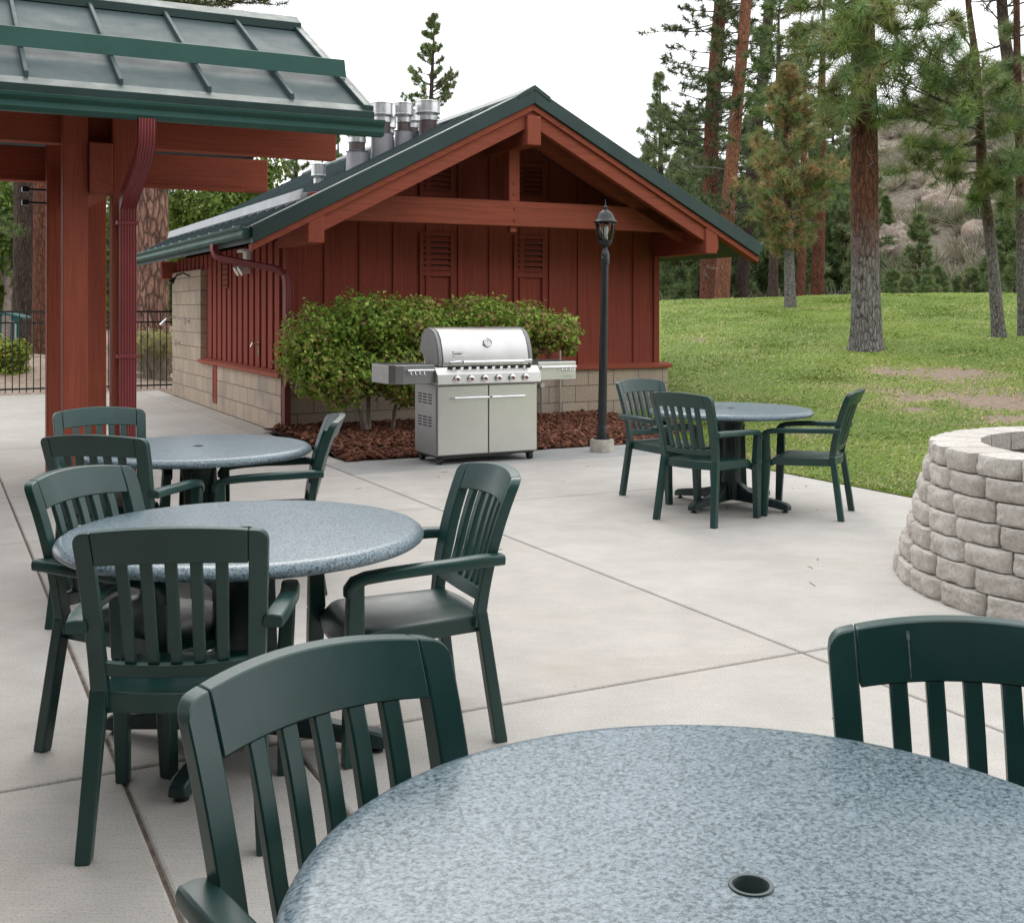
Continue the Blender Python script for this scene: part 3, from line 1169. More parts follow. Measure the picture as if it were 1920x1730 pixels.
# far eave block, floodlight, small louvre, hose tap, recessed hatch, shower fittings
mb = MB()
mb.box(-0.17, 0.09, 6.97, 7.15, 2.02, 2.32)
mb.build("purlin_beam", M_WOOD_X, BLD, bevel=0.01)
fl = MB()
fl.box(-0.06, 0.10, 1.62, 1.98, 2.26, 2.30)
fl.box(0.0, 0.11, 1.70, 1.90, 1.98, 2.26)
flo = fl.build("floodlight", M_WHITE, BLD, bevel=0.008)
for y in (1.66, 1.88):
    mb = MB()
    mb.tube([(0.02, y + 0.03, 2.06), (-0.09, y + 0.03, 2.0)], [0.05, 0.07], 12)
    mb.build("lamp_head", M_WHITE, flo, smooth=40)
mb = MB()
mb.box(0.035, 0.105, 2.95, 3.25, 1.80, 2.22)
vo = mb.build("vent", M_SIDING, BLD, bevel=0.004)
mb = MB()
for k in range(5):
    mb.box(0.025, 0.04, 2.99, 3.21, 1.83 + k * 0.075, 1.85 + k * 0.075)
mb.build("louvre", M_SHADE, vo)
mb = MB()
mb.box(-0.012, 0.02, 3.45, 3.72, 0.10, 0.16)
mb.box(-0.012, 0.02, 3.45, 3.72, 0.60, 0.665)
mb.box(-0.012, 0.02, 3.68, 3.73, 0.16, 0.60)
mb.box(-0.012, 0.02, 3.44, 3.48, 0.16, 0.60)
ho = mb.build("hatch", M_WOOD_V, BLD, bevel=0.004)
mb = MB()
mb.box(-0.006, 0.01, 3.48, 3.68, 0.16, 0.60)
mb.build("hatch_panel", M_SIDING, ho)
mb = MB()
mb.box(0.04, 0.065, 1.22, 1.28, 0.88, 1.06)
mb.tube([(0.05, 1.25, 1.04), (-0.03, 1.25, 1.05), (-0.05, 1.25, 1.0)], 0.015, 8)
mb.build("hose_tap", M_CHROME, BLD, bevel=0.003)


def shower(y, z, big):
    mb = MB()
    mb.tube([(0.0, y, z), (-0.10, y, z + 0.05), (-0.20, y, z + 0.02), (-0.26, y, z - 0.06)], 0.013, 8)
    mb.tube([(-0.24, y, z - 0.03), (-0.30, y, z - 0.11)], [0.02, 0.05 if big else 0.035], 12)
    mb.tube([(0.0, y, z), (-0.012, y, z)], 0.035, 14)
    mb.build("shower_head", M_CHROME if not big else M_DARK_METAL, BLD, smooth=40)


shower(5.45, 2.03, True)
shower(6.35, 1.33, False)
for y, z in ((5.45, 1.30), (6.25, 0.92)):
    mb = MB()
    mb.tube([(0.0, y, z), (-0.015, y, z)], 0.05, 16)
    mb.tube([(-0.015, y, z), (-0.07, y, z)], 0.018, 10)
    mb.box(-0.085, -0.06, y - 0.012, y + 0.012, z - 0.06, z + 0.07)
    mb.build("shower_valve", M_CHROME, BLD, smooth=40)
# vent pipes on the left slope


def vent_pipe(x, y, top, r, rc, cone):
    z0 = roof_z(x)
    r, rc = r * 0.93, rc * 0.93
    mb = MB()
    mb.lathe([(r, z0 - 0.2), (r, top - 0.12), (r * 0.98, top - 0.12)], 24, (x, y, 0))
    p = mb.build("vent_pipe", M_PIPE, BLD, smooth=40)
    mb = MB()
    mb.lathe([(r + 0.003, top - 0.19), (rc * 0.92, top - 0.17), (rc, top - 0.165), (rc, top - 0.155), (rc * 0.97, top - 0.15), (rc * 0.97, top - 0.02), (rc, top - 0.015), (rc, top), (rc * 0.9, top + 0.006), (0, top + 0.012)], 28, (x, y, 0))
    mb.lathe([(r + 0.004, top - 0.27), (r + 0.012, top - 0.265), (r + 0.012, top - 0.20), (r + 0.004, top - 0.19)], 24, (x, y, 0))
    mb.build("cap", M_GALV, p, smooth=30)
    if cone:
        mb = MB()
        zc = z0 + cone
        mb.lathe([(rc * 1.0, z0 - 0.25), (r + 0.03, zc), (r + 0.045, zc + 0.012), (r + 0.01, zc + 0.02)], 24, (x, y, 0))
        mb.build("flashing", M_FLASH, p, smooth=40)


vent_pipe(2.42, 1.2, 4.385, 0.135, 0.19, 0)
vent_pipe(2.06, 1.2, 4.335, 0.098, 0.145, 0.16)
vent_pipe(1.74, 1.2, 4.31, 0.125, 0.165, 0.27)
vent_pipe(1.40, 1.25, 4.02, 0.12, 0.165, 0.18)
vent_pipe(2.55, 2.1, 4.42, 0.09, 0.13, 0)
vent_pipe(2.20, 2.1, 4.30, 0.06, 0.10, 0)
vent_pipe(0.97, 1.6, 3.48, 0.06, 0.11, 0)
# conduits beside the grill
for x, zt in ((3.55, 0.80), (3.83, 0.95)):
    mb = MB()
    mb.tube([(x, -0.05, 0.02), (x, -0.05, zt)], 0.017, 8)
    mb.box(x - 0.03, x + 0.03, -0.08, -0.02, zt - 0.35, zt - 0.30)
    mb.build("conduit", M_GALV, BLD, smooth=40)

# ------------------------------------------------------------------ picnic pavilion
O_P = (-3.5, 9.2)
PAV = thing("picnic_pavilion", "open timber pavilion corner with paired red posts and a seamed green metal roof", "pavilion", (O_P[0], O_P[1], 0), TH)
PS, PZ, PY0, PYR = 0.54, 3.16, -0.70, 1.48
PX0, PX1 = -10.0, 2.23


def proof_z(y):
    return PZ + PS * (y - PY0) if y < PYR else PZ + PS * (2 * PYR - y - PY0)


for x0 in (-0.095, 0.28, -4.9, -4.52):
    for y0, w in ((0.0, 0.19), (1.42, 0.185)):
        mb = MB()
        xs_ = x0 - (0.032 if y0 > 1 and x0 in (0.28, -4.52) else 0.0)
        mb.box(xs_, xs_ + (0.19 if y0 < 1 else 0.172), y0, y0 + w, 0.0, proof_z(y0) - 0.10)
        mb.build("post", M_WOOD_V, PAV, bevel=0.009)
mb = MB()
mb.box(PX0 + 0.2, 2.24, 0.195, 0.335, 2.845, 3.13)
mb.build("beam", M_WOOD_X, PAV, bevel=0.01)
mb = MB()
mb.box(PX0 + 0.2, 2.0, 1.66, 1.84, 2.68, 3.0)
mb.build("beam", M_WOOD_X, PAV, bevel=0.01)
mb = MB()
mb.box(0.35, 1.75, 1.62, 1.655, 2.66, 2.70)
mb.build("cleat", M_WOOD_X, PAV, bevel=0.006)
for x0 in (0.0975, -4.70):
    mb = MB()
    mb.box(x0, x0 + 0.18, -0.055, 3.0, 2.43, 2.84)
    mb.build("cross_beam", M_WOOD_Y, PAV, bevel=0.01)
for x0 in (-2.0, -1.1, 1.15, 2.05):
    mb = MB()
    mb.hexa([(x0, 0.34, proof_z(0.34) - 0.3), (x0 + 0.1, 0.34, proof_z(0.34) - 0.3), (x0 + 0.1, PYR, proof_z(PYR) - 0.3), (x0, PYR, proof_z(PYR) - 0.3),
             (x0, 0.34, proof_z(0.34) - 0.1), (x0 + 0.1, 0.34, proof_z(0.34) - 0.1), (x0 + 0.1, PYR, proof_z(PYR) - 0.1), (x0, PYR, proof_z(PYR) - 0.1)])
    mb.build("rafter", M_WOOD_Y, PAV, bevel=0.006)
for z in (2.44, 2.56):
    mb = MB()
    mb.box(-0.30, -0.24, 1.47, 1.55, z, z + 0.05)
    mb.box(-0.26, -0.095, 1.49, 1.53, z + 0.015, z + 0.035)
    mb.build("bracket", M_DARK_METAL, PAV, bevel=0.006)
mb = MB()
for sgn in (0, 1):
    ys = (PY0 - 0.0, PYR) if not sgn else (PYR, 2 * PYR - PY0)
    mb.prism([(ys[0], proof_z(ys[0]) - 0.005), (ys[1], proof_z(ys[1]) - 0.005), (ys[1], proof_z(ys[1]) - 0.1), (ys[0], proof_z(ys[0]) - 0.1)], 'x', PX0, PX1)
pr = mb.build("roof", M_ROOF, PAV)
mb = MB()
mb.prism([(PY0, proof_z(PY0) - 0.104), (PYR, proof_z(PYR) - 0.104), (PYR, proof_z(PYR) - 0.125), (PY0, proof_z(PY0) - 0.125)], 'x', PX0, PX1 - 0.03)
mb.build("roof_deck", M_WOOD_X, pr)
mb = MB()
for k in range(-14, 4):
    x = -0.409 + 0.67 * k
    y0, y1 = PY0 + 0.085, PYR - 0.12
    mb.prism([(y0, proof_z(y0) - 0.006), (y0, proof_z(y0) + 0.052), (y1, proof_z(y1) + 0.052), (y1, proof_z(y1) - 0.006)], 'x', x - 0.016, x + 0.016)
mb.build("roof_seam", M_ROOF, pr, bevel=0.004)
mb = MB()
y0, y1 = -0.10, -0.075
mb.hexa([(PX0, y0 - 0.02, proof_z(y0) + 0.05), (PX1 + 0.0, y0 - 0.02, proof_z(y0) + 0.05), (PX1, y1, proof_z(y1) + 0.055), (PX0, y1, proof_z(y1) + 0.055),
         (PX0, y0 + 0.03, proof_z(y0) + 0.215), (PX1, y0 + 0.03, proof_z(y0) + 0.215), (PX1, y1 + 0.03, proof_z(y1) + 0.21), (PX0, y1 + 0.03, proof_z(y1) + 0.21)])
mb.build("snow_guard", M_GUTTER, pr, bevel=0.004)
mb = MB()
x0, x1 = PX1 - 0.05, PX1 + 0.035
for ya, yb in ((PY0 - 0.02, PYR), (PYR, 2 * PYR - PY0)):
    mb.prism([(ya, proof_z(ya) + 0.045), (yb, proof_z(yb) + 0.045), (yb, proof_z(yb) - 0.15), (ya, proof_z(ya) - 0.15)], 'x', x0 + 0.053, x1)
    mb.prism([(ya, proof_z(ya) + 0.047), (yb, proof_z(yb) + 0.047), (yb, proof_z(yb) - 0.003), (ya, proof_z(ya) - 0.003)], 'x', x0, x0 + 0.053)
mb.build("rake_trim", M_GREEN_TRIM, pr, bevel=0.005)
mb = MB()
y0 = PYR - 0.16
mb.prism([(y0, proof_z(y0) + 0.005), (y0, proof_z(y0) + 0.085), (PYR, proof_z(PYR) + 0.10), (PYR + 0.16, proof_z(y0) + 0.085), (PYR + 0.16, proof_z(y0) + 0.005)], 'x', PX0, PX1 + 0.02)
mb.build("ridge_cap", M_GREEN_TRIM, pr, bevel=0.005)
mb = MB()
ya = PY0 - 0.0
y2 = ya + 0.075
mb.prism([(y2, proof_z(y2) + 0.010), (ya - 0.05, PZ - 0.022), (ya - 0.05, PZ - 0.13), (ya, PZ - 0.13), (ya, PZ - 0.006), (y2, proof_z(y2) - 0.003)], 'x', PX0, PX1 + 0.03)
mb.build("drip_edge", M_GREEN_TRIM, pr, bevel=0.003)
mb = MB()
mb.prism([(PY0 - 0.055 + a, 2.925 + b) for a, b in gutter_profile(-1.0)], 'x', PX0, PX1 + 0.08)
mb.build("gutter", M_GUTTER, PAV, bevel=0.003)
mb = MB()
mb.sweep([(0.42, -0.80, 2.935), (0.42, -0.80, 2.86), (0.42, -0.785, 2.76), (0.415, -0.72, 2.66), (0.39, -0.20, 2.42), (0.385, -0.09, 2.34), (0.385, -0.06, 2.24), (0.385, -0.06, 0.03)],
         downspout_section(0.13, 0.10, 6), (1, 0, 0))
ds = mb.build("downspout", M_RED_METAL, PAV, smooth=30)
for z in (2.18, 1.1):
    mb = MB()
    mb.box(0.30, 0.47, -0.118, 0.0, z, z + 0.03)
    mb.build("strap", M_RED_METAL, ds, bevel=0.002)

# roof on posts added out of view on the left to shade that side
mb = MB()
mb.prism([(-9.6, 3.04), (-5.9, 5.0), (-2.2, 3.04), (-2.2, 2.95), (-5.9, 4.9), (-9.6, 2.95)], 'y', -9.5, PY0 - 0.2)
mb.build("shade_roof", M_ROOF, PAV)
for x0 in (-9.2, -2.8):
    for y0 in (-9.0, -4.6):
        mb = MB()
        mb.box(x0, x0 + 0.19, y0, y0 + 0.19, 0.0, 3.1)
        mb.build("post", M_WOOD_V, PAV, bevel=0.009)

# the open shade cover added unseen behind the camera for shade, same posts and roof
CVR = thing("shade_cover", "added red timber shade cover with a green metal roof standing behind the photographer", "shade cover", tuple(ab(-1.0, -9.5)), TH)
for x0 in (-7.0, -1.2, 4.6):
    for y0 in (0.2, 8.6):
        mb = MB()
        mb.box(x0, x0 + 0.2, y0, y0 + 0.2, 0.0, 2.75)
        mb.build("post", M_WOOD_V, CVR, bevel=0.009)
for y0 in (0.2, 8.6):
    mb = MB()
    mb.box(-7.3, 5.1, y0 + 0.02, y0 + 0.18, 2.75, 3.05)
    mb.build("beam", M_WOOD_X, CVR, bevel=0.01)
mb = MB()
mb.prism([(-0.6, 3.06), (4.4, 5.0), (9.4, 3.06), (9.4, 2.98), (4.4, 4.9), (-0.6, 2.98)], 'x', -7.8, 5.6)
mb.build("roof", M_ROOF, CVR)

# ------------------------------------------------------------------ chairs


def back_pt(u, z, off=0.0):
    hw = 0.236 + 0.022 * (z - 0.45) / 0.45
    t = (z - 0.45) / 0.45
    y = -0.205 - 0.045 * t - 0.075 * t * abs(t) - 0.048 * (1 - u * u) * sstep(0.40, 0.62, z) + off
    return (u * hw, y, z)


def shell(mb, us, z0f, z1f, nz, o0, o1):
    top, bot = [], []
    for u in us:
        a, b = z0f(u), z1f(u)
        zs = [lerp(a, b, k / nz) for k in range(nz + 1)]
        top.append([back_pt(u, z, o1) for z in zs])
        bot.append([back_pt(u, z, o0) for z in zs])
    mb.solid(top, bot)


def lin(a, b, n):
    return [lerp(a, b, k / n) for k in range(n + 1)]


def rail_top(u):
    c = 0.900 + 0.024 * (1 - u * u)
    e = max(0.0, (abs(u) - 0.90) / 0.10)
    return c - 0.030 * (1 - math.sqrt(max(0.0, 1 - e * e)))


def make_chair(label, group):
    root = thing("resin_armchair", label, "chair", group=group)
    # backrest: posts, broad bowed top rail, five slats and a low curved rail, moulded in one piece
    mb = MB()
    shell(mb, lin(-0.795, 0.795, 18), lambda u: 0.806 + 0.016 * (1 - u * u), rail_top, 4, -0.034, 0.0045)
    for s in (-1, 1):
        shell(mb, [s * k for k in (0.80, 0.85, 0.90, 0.93, 0.96, 0.985, 1.0)], lambda u: 0.40, rail_top, 12, -0.035, 0.0045)
    for c in (-0.52, -0.26, 0.0, 0.26, 0.52):
        shell(mb, [c - 0.064, c - 0.02, c + 0.02, c + 0.064], lambda u: 0.515, lambda u: 0.808 + 0.016 * (1 - u * u), 6, -0.020, 0.002)
    shell(mb, lin(-0.82, 0.82, 14), lambda u: 0.492 - 0.012 * (1 - u * u), lambda u: 0.533 - 0.012 * (1 - u * u), 2, -0.030, 0.004)
    mb.build("backrest", M_RESIN, root, bevel=0.0035, smooth=35, seg=2)
    # seat: dished, rolled down at the front, with a deep edge
    mb = MB()
    top, bot = [], []
    ny, nx = 16, 14
    for j in range(ny + 1):
        t = j / ny
        y = lerp(-0.225, 0.262, t)
        hw = lerp(0.212, 0.243, t)
        rt, rb = [], []
        for i in range(nx + 1):
            u = -1 + 2 * i / nx
            ca = max(0.0, (abs(u) - 0.82) / 0.18)
            front = max(0.0, (t - 0.78) / 0.22)
            x = u * hw * (1 - 0.05 * front * front)
            z = 0.432 - 0.018 * (1 - u * u) * math.sin(math.pi * min(1, t * 1.05)) + 0.010 * (1 - t) - 0.055 * front ** 2.2
            z -= 0.006 * ca * ca
            yy = y - 0.03 * (u * u) * front
            if t < 0.1:
                yy -= 0.03 * (1 - u * u)
            rt.append((x, yy, z))
            rb.append((x * 0.99, yy - 0.004 * front, z - (0.058 - 0.028 * front) ))
        top.append(rt)
        bot.append(rb)
    mb.solid(top, bot)
    mb.build("seat", M_RESIN, root, bevel=0.006, smooth=40)
    for s in (-1, 1):
        mb = MB()
        path = [(s * 0.262, -0.285, 0.638), (s * 0.272, -0.20, 0.640), (s * 0.278, -0.10, 0.636), (s * 0.285, 0.02, 0.634), (s * 0.281, 0.13, 0.628), (s * 0.274, 0.205, 0.620), (s * 0.270, 0.245, 0.607), (s * 0.268, 0.262, 0.585), (s * 0.268, 0.262, 0.560)]
        sec = [(-0.027, -0.017), (-0.020, -0.019), (0.020, -0.019), (0.027, -0.017), (0.029, 0.004), (0.024, 0.016), (0.0, 0.019), (-0.024, 0.016), (-0.029, 0.004)]
        mb.sweep(path, sec, (1, 0, 0), [1.0, 1.06, 1.03, 1.02, 1.02, 1.0, 0.96, 0.9, 0.82])
        mb.build("arm", M_RESIN, root, bevel=0.004, smooth=40)
        mb = MB()
        mb.taper((s * 0.252, 0.256, 0.0), 0.042, 0.046, (s * 0.256, 0.240, 0.40), 0.050, 0.062)
        mb.taper((s * 0.256, 0.240, 0.40), 0.050, 0.062, (s * 0.268, 0.238, 0.61), 0.044, 0.052)
        mb.build("leg", M_RESIN, root, bevel=0.006)
        mb = MB()
        mb.taper((s * 0.241, -0.286, 0.0), 0.042, 0.046, (s * 0.2135, -0.2215, 0.455), 0.049, 0.041)
        mb.build("leg", M_RESIN, root, bevel=0.006)
    return root


def face(fx, fy):                                     # rotation that turns the chair's front (+y) to this direction
    return math.atan2(-fx, fy)


GR_CH = "green resin armchairs around the patio tables"
first_chair = None
CHAIRS = [
    ((-0.086, 1.668), (0.68, -0.735), "nearest green armchair, its curved back cut by the edge of the largest tabletop"),
    ((0.78, 1.748), (-0.17, -0.985), "dark green armchair with a white streak on its top rail, beyond the largest tabletop"),
    ((-0.955, 3.42), (-0.117, 0.993), "green armchair seen from behind, tucked under the near side of the middle table"),
    ((-1.24, 4.01), (0.92, -0.38), "green armchair pushed deep under the left side of the middle table"),
    ((-0.40, 4.09), (-0.92, -0.40), "green armchair in profile at the right of the middle table, blue sheen on its seat"),
    ((-1.895, 5.64), (0.11, 0.99), "green armchair seen from behind in front of the rear table by the pavilion post"),
    ((-2.25, 6.40), (0.47, -0.88), "pale lit green armchair at the foot of the red pavilion posts"),
    ((-1.32, 6.20), (-0.975, -0.20), "green armchair at the right of the rear left table, nearest the building corner"),
    ((1.40, 8.217), (0.68, 0.73), "green armchair seen from behind, nearest of the three at the table by the lawn"),
    ((1.253, 9.15), (0.6, -0.8), "green armchair between the lamp post and the table by the lawn"),
    ((2.165, 8.43), (-0.91, 0.42), "green armchair in profile with its back to the grass"),
]
for (x, y), (fx, fy), lab in CHAIRS:
    if first_chair is None:
        first_chair = make_chair(lab, GR_CH)
        c = first_chair
        c.location = (x, y, 0)
        c.rotation_euler = (0, 0, face(fx, fy))
    else:
        c = dup(first_chair, (x, y, 0), face(fx, fy), lab)
    if "white streak" in lab:
        mb = MB()
        shell(mb, [0.424, 0.430, 0.434], lambda u: 0.842, lambda u: 0.893, 8, 0.0045, 0.0056)
        shell(mb, [0.418, 0.428, 0.440], lambda u: 0.889, lambda u: 0.904, 3, 0.0046, 0.0058)
        shell(mb, [0.428, 0.431, 0.434], lambda u: 0.826, lambda u: 0.843, 3, 0.0045, 0.0055)
        st = mb.build("streak", plain("dried grey white streak", (0.11, 0.135, 0.128), 0.8, 0, 0.5, 90), [k for k in c.children if k.name.startswith("backrest")][0])

# ------------------------------------------------------------------ tables


def make_table(label):
    root = thing("patio_table", label, "table", group="round speckled patio tables")
    zt = 0.74
    mb = MB()
    mb.lathe([(0.027, zt - 0.045), (0.027, zt), (0.575, zt), (0.588, zt - 0.001), (0.602, zt - 0.006), (0.614, zt - 0.015), (0.620, zt - 0.026), (0.618, zt - 0.036), (0.608, zt - 0.044), (0.590, zt - 0.046), (0.027, zt - 0.045)], 128)
    mb.build("tabletop", M_GRANITE, root, smooth=50)
    mb = MB()
    mb.lathe([(0.0225, zt - 0.04), (0.0225, zt - 0.001), (0.0245, zt + 0.0022), (0.0295, zt + 0.0024), (0.0305, zt - 0.001)], 40)
    mb.build("umbrella_ring", plain("grey plastic ring", (0.10, 0.13, 0.13), 0.4) if "umbrella" not in _cache else _cache["umbrella"], root, smooth=40)
    mb = MB()
    mb.lathe([(0.0, zt - 0.26), (0.026, zt - 0.26), (0.026, zt - 0.05), (0.0228, zt - 0.012)], 24)
    mb.build("umbrella_cup", M_SHADE, root, smooth=40)
    mb = MB()
    n = 8
    mb.lathe([(0.0, 0.05), (0.095, 0.05), (0.095, 0.14), (0.082, 0.24), (0.080, 0.52), (0.10, 0.62), (0.10, 0.66), (0.0, 0.66)], 12)
    for k in range(4):
        a = math.pi / 4 + k * math.pi / 2
        c, s = math.cos(a), math.sin(a)

        def P(r, w, z):
            return (c * r - s * w, s * r + c * w, z)
        mb.hexa([P(0.05, -0.018, 0.06), P(0.125, -0.018, 0.06), P(0.125, 0.018, 0.06), P(0.05, 0.018, 0.06),
                 P(0.05, -0.018, 0.62), P(0.105, -0.018, 0.62), P(0.105, 0.018, 0.62), P(0.05, 0.018, 0.62)])
        a += math.pi / 4
        c, s = math.cos(a), math.sin(a)
    mb.build("pedestal", M_RESIN_DARK, root, bevel=0.005, smooth=35)
    mb = MB()
    mb.lathe([(0.0, 0.645), (0.11, 0.645), (0.20, 0.672), (0.30, 0.686), (0.30, 0.6935), (0.055, 0.6935), (0.055, 0.69), (0.0, 0.65)], 32)
    mb.build("support_plate", M_RESIN_DARK, root, smooth=30)
    for k in range(4):
        a = k * math.pi / 2
        c, s = math.cos(a), math.sin(a)

        def P(r, w, z):
            return (c * r - s * w, s * r + c * w, z)
        mb = MB()
        prof = [(0.06, 0.045, 0.20, 0.045), (0.11, 0.045, 0.165, 0.042), (0.17, 0.042, 0.125, 0.040), (0.28, 0.036, 0.098, 0.037), (0.40, 0.028, 0.082, 0.036), (0.485, 0.018, 0.070, 0.036), (0.515, 0.018, 0.055, 0.030)]
        vs = []
        for r, zb, ztp, w in prof:
            vs += [P(r, -w, zb), P(r, w, zb), P(r, w * 0.8, ztp), P(r, -w * 0.8, ztp)]
        fs = [(0, 1, 2, 3), tuple(len(vs) - 4 + q for q in (3, 2, 1, 0))]
        for i in range(len(prof) - 1):
            for j in range(4):
                fs.append((i * 4 + j, i * 4 + (j + 1) % 4, i * 4 + 4 + (j + 1) % 4, i * 4 + 4 + j))
        mb.add(vs, fs)
        ft = mb.build("foot", M_RESIN_DARK, root, bevel=0.007, smooth=30)
        mb = MB()
        q = P(0.475, 0, 0)
        mb.lathe([(0, 0.0), (0.022, 0.0), (0.022, 0.008), (0.009, 0.009), (0.009, 0.03)], 12, q)
        mb.build("glide", M_RUBBER, ft, smooth=40)
    return root


_cache = {"umbrella": plain("grey plastic ring", (0.06, 0.085, 0.085), 0.35)}
M_RESIN_DARK = plain("dark green cast pedestal", (0.010, 0.030, 0.029), 0.42, 0, 0.2, 6)
TABLES = [((0.315, 1.5115), 20, "largest round speckled tabletop at the bottom, with an open umbrella hole"),
          ((-0.927, 3.976), -100, "middle round speckled table with a bright reflection, ringed by three green chairs"),
          ((-1.739, 6.358), 30, "rear left round speckled table between the pavilion posts and the grill"),
          ((1.675, 8.785), 45, "round speckled table standing by the lawn near the lamp post")]
t0 = None
for (x, y), rz, lab in TABLES:
    if t0 is None:
        t0 = make_table(lab)
        t0.location = (x, y, 0)
        t0.rotation_euler = (0, 0, math.radians(rz))
    else:
        dup(t0, (x, y, 0), math.radians(rz), lab)

# ------------------------------------------------------------------ grill
GRL = thing("gas_grill", "stainless steel gas grill on casters with six knobs and a closed lid", "grill", (-0.73, 10.97, 0), TH)
GW, GD = 1.10, 0.53


def text_part(name, body, size, mat, parent, loc, rot, depth=0.002):
    cu = bpy.data.curves.new(name, 'FONT')
    cu.body = body
    cu.size = size
    cu.extrude = depth
    cu.align_x = 'CENTER'
    cu.align_y = 'CENTER'
    tmp = bpy.data.objects.new("lettering_source", cu)
    COL.objects.link(tmp)
    dg = bpy.context.evaluated_depsgraph_get()
    me = bpy.data.meshes.new_from_object(tmp.evaluated_get(dg))
    bpy.data.objects.remove(tmp)
    me.materials.clear()
    me.materials.append(mat)
    ob = bpy.data.objects.new(name, me)
    COL.objects.link(ob)
    ob.parent = parent
    ob.location = loc
    ob.rotation_euler = rot
    return ob


mb = MB()
mb.box(0.0, GW, 0.0, GD, 0.085, 0.775)
cab = mb.build("cabinet", M_STEEL_DARK, GRL, bevel=0.008)
for gz in (0.58, 0.36):
    mb = MB()
    for i in range(3):
        for j in range(4):
            y = 0.10 + i * 0.125
            mb.box(-0.003, 0.004, y, y + 0.085, gz + j * 0.028, gz + j * 0.028 + 0.011)
    mb.build("vent_grille", M_SHADE, cab)
for x0, x1, h0, h1 in ((0.015, 0.545, 0.17, 0.535), (0.556, 1.085, 0.566, 0.93)):
    mb = MB()
    mb.box(x0, x1, -0.022, -0.001, 0.095, 0.755)
    dr = mb.build("door", M_STEEL, GRL, bevel=0.006)
    mb = MB()
    mb.tube([(h0, -0.062, 0.642), (h1, -0.062, 0.642)], 0.013, 12)
    for hx_ in (h0 + 0.03, h1 - 0.03):
        mb.tube([(hx_, -0.022, 0.642), (hx_, -0.062, 0.642)], 0.008, 8)
    mb.build("handle", M_CHROME, dr, smooth=40)
mb = MB()
mb.prism([(-0.07, 0.775), (-0.06, 0.87), (0.0, 0.935), (0.06, 0.945), (GD - 0.02, 0.945), (GD - 0.02, 0.775)], 'x', -0.01, GW + 0.01)
cp = mb.build("control_panel", M_STEEL, GRL, bevel=0.007)
mb = MB()
for k in range(11):
    x = 0.12 + k * 0.085
    mb.hexa([(x, -0.018, 0.922), (x + 0.05, -0.018, 0.922), (x + 0.05, -0.006, 0.9345), (x, -0.006, 0.9345), (x, -0.022, 0.926), (x + 0.05, -0.022, 0.926), (x + 0.05, -0.010, 0.9385), (x, -0.010, 0.9385)])
mb.build("vent_slots", M_SHADE, cp)
for k in range(6):
    x = 0.19 + k * 0.148
    kb = MB()
    yb = -0.066

    def ring(r, y):
        return [(x + r * math.cos(t * math.pi / 12), y, 0.826 + r * math.sin(t * math.pi / 12)) for t in range(24)]
    rr = [ring(0.036, yb), ring(0.036, yb - 0.008), ring(0.027, yb - 0.010), ring(0.024, yb - 0.034), ring(0.018, yb - 0.038)]
    o = len(kb.v)
    vs = [p for r in rr for p in r]
    fs = [(i * 24 + j, i * 24 + (j + 1) % 24, i * 24 + 24 + (j + 1) % 24, i * 24 + 24 + j) for i in range(4) for j in range(24)]
    fs.append(tuple(range(4 * 24, 5 * 24)))
    kb.add(vs, fs)
    ko = kb.build("knob", M_CHROME, cp, smooth=35)
    kc = MB()
    kc.add([(x + 0.0165 * math.cos(t * math.pi / 8), yb - 0.0385, 0.826 + 0.0165 * math.sin(t * math.pi / 8)) for t in range(16)], [tuple(range(16))])
    kc.box(x - 0.004, x + 0.004, yb - 0.041, yb - 0.037, 0.812, 0.840)
    kc.build("knob_face", M_KNOB if "M_KNOB" in globals() else globals().setdefault("M_KNOB", plain("dull red knob face", (0.22, 0.05, 0.05), 0.35)), ko)
# lid
LP = [(0.02, 0.946), (0.022, 1.02), (0.045, 1.12), (0.085, 1.21), (0.145, 1.275), (0.22, 1.308), (0.30, 1.318), (0.38, 1.30), (0.44, 1.25), (0.48, 1.16), (0.50, 1.05), (0.50, 0.946)]
mb = MB()
mb.prism(LP, 'x', 0.085, GW - 0.085)
lid = mb.build("lid", M_STEEL_LID, GRL, bevel=0.006, smooth=35)
for xa, xb in ((0.035, 0.084), (GW - 0.084, GW - 0.035)):
    mb = MB()
    cxx, czz = 0.26, 1.1
    pp = [(cxx + (y - cxx) * 0.995, czz + (z - czz) * (0.995 if z > 0.95 else 1.0)) for y, z in LP[:-2]] + [(0.50, 1.05), (0.44, 1.06), (0.40, 1.03), (0.33, 0.946)]
    mb.prism(pp, 'x', xa, xb)
    mb.build("lid_end", M_LIDEND if "M_LIDEND" in globals() else globals().setdefault("M_LIDEND", plain("grey cast lid end", (0.24, 0.24, 0.24), 0.45, 0.5)), lid, bevel=0.012, smooth=35)
mb = MB()
mb.tube([(0.27, -0.045, 0.985), (0.93, -0.045, 0.985)], 0.016, 14)
for x in (0.18, 0.95):
    mb.tube([(x - 0.05, -0.045, 0.985), (x + 0.06, -0.045, 0.985)], [0.010, 0.021], 12)
    mb.tube([(x + 0.02, -0.045, 0.985), (x + 0.02, 0.03, 1.0)], 0.011, 8)
mb.build("handle", M_CHROME, lid, smooth=40)
th = MB()


def disc_ring(r, d):
    n_ = Vector((0, -0.91, 0.41))
    e1, e2 = Vector((1, 0, 0)), n_.cross(Vector((1, 0, 0)))
    c_ = Vector((0.575, 0.063, 1.165)) + n_ * d
    return [c_ + e1 * r * math.cos(t * math.pi / 16) + e2 * r * math.sin(t * math.pi / 16) for t in range(32)]


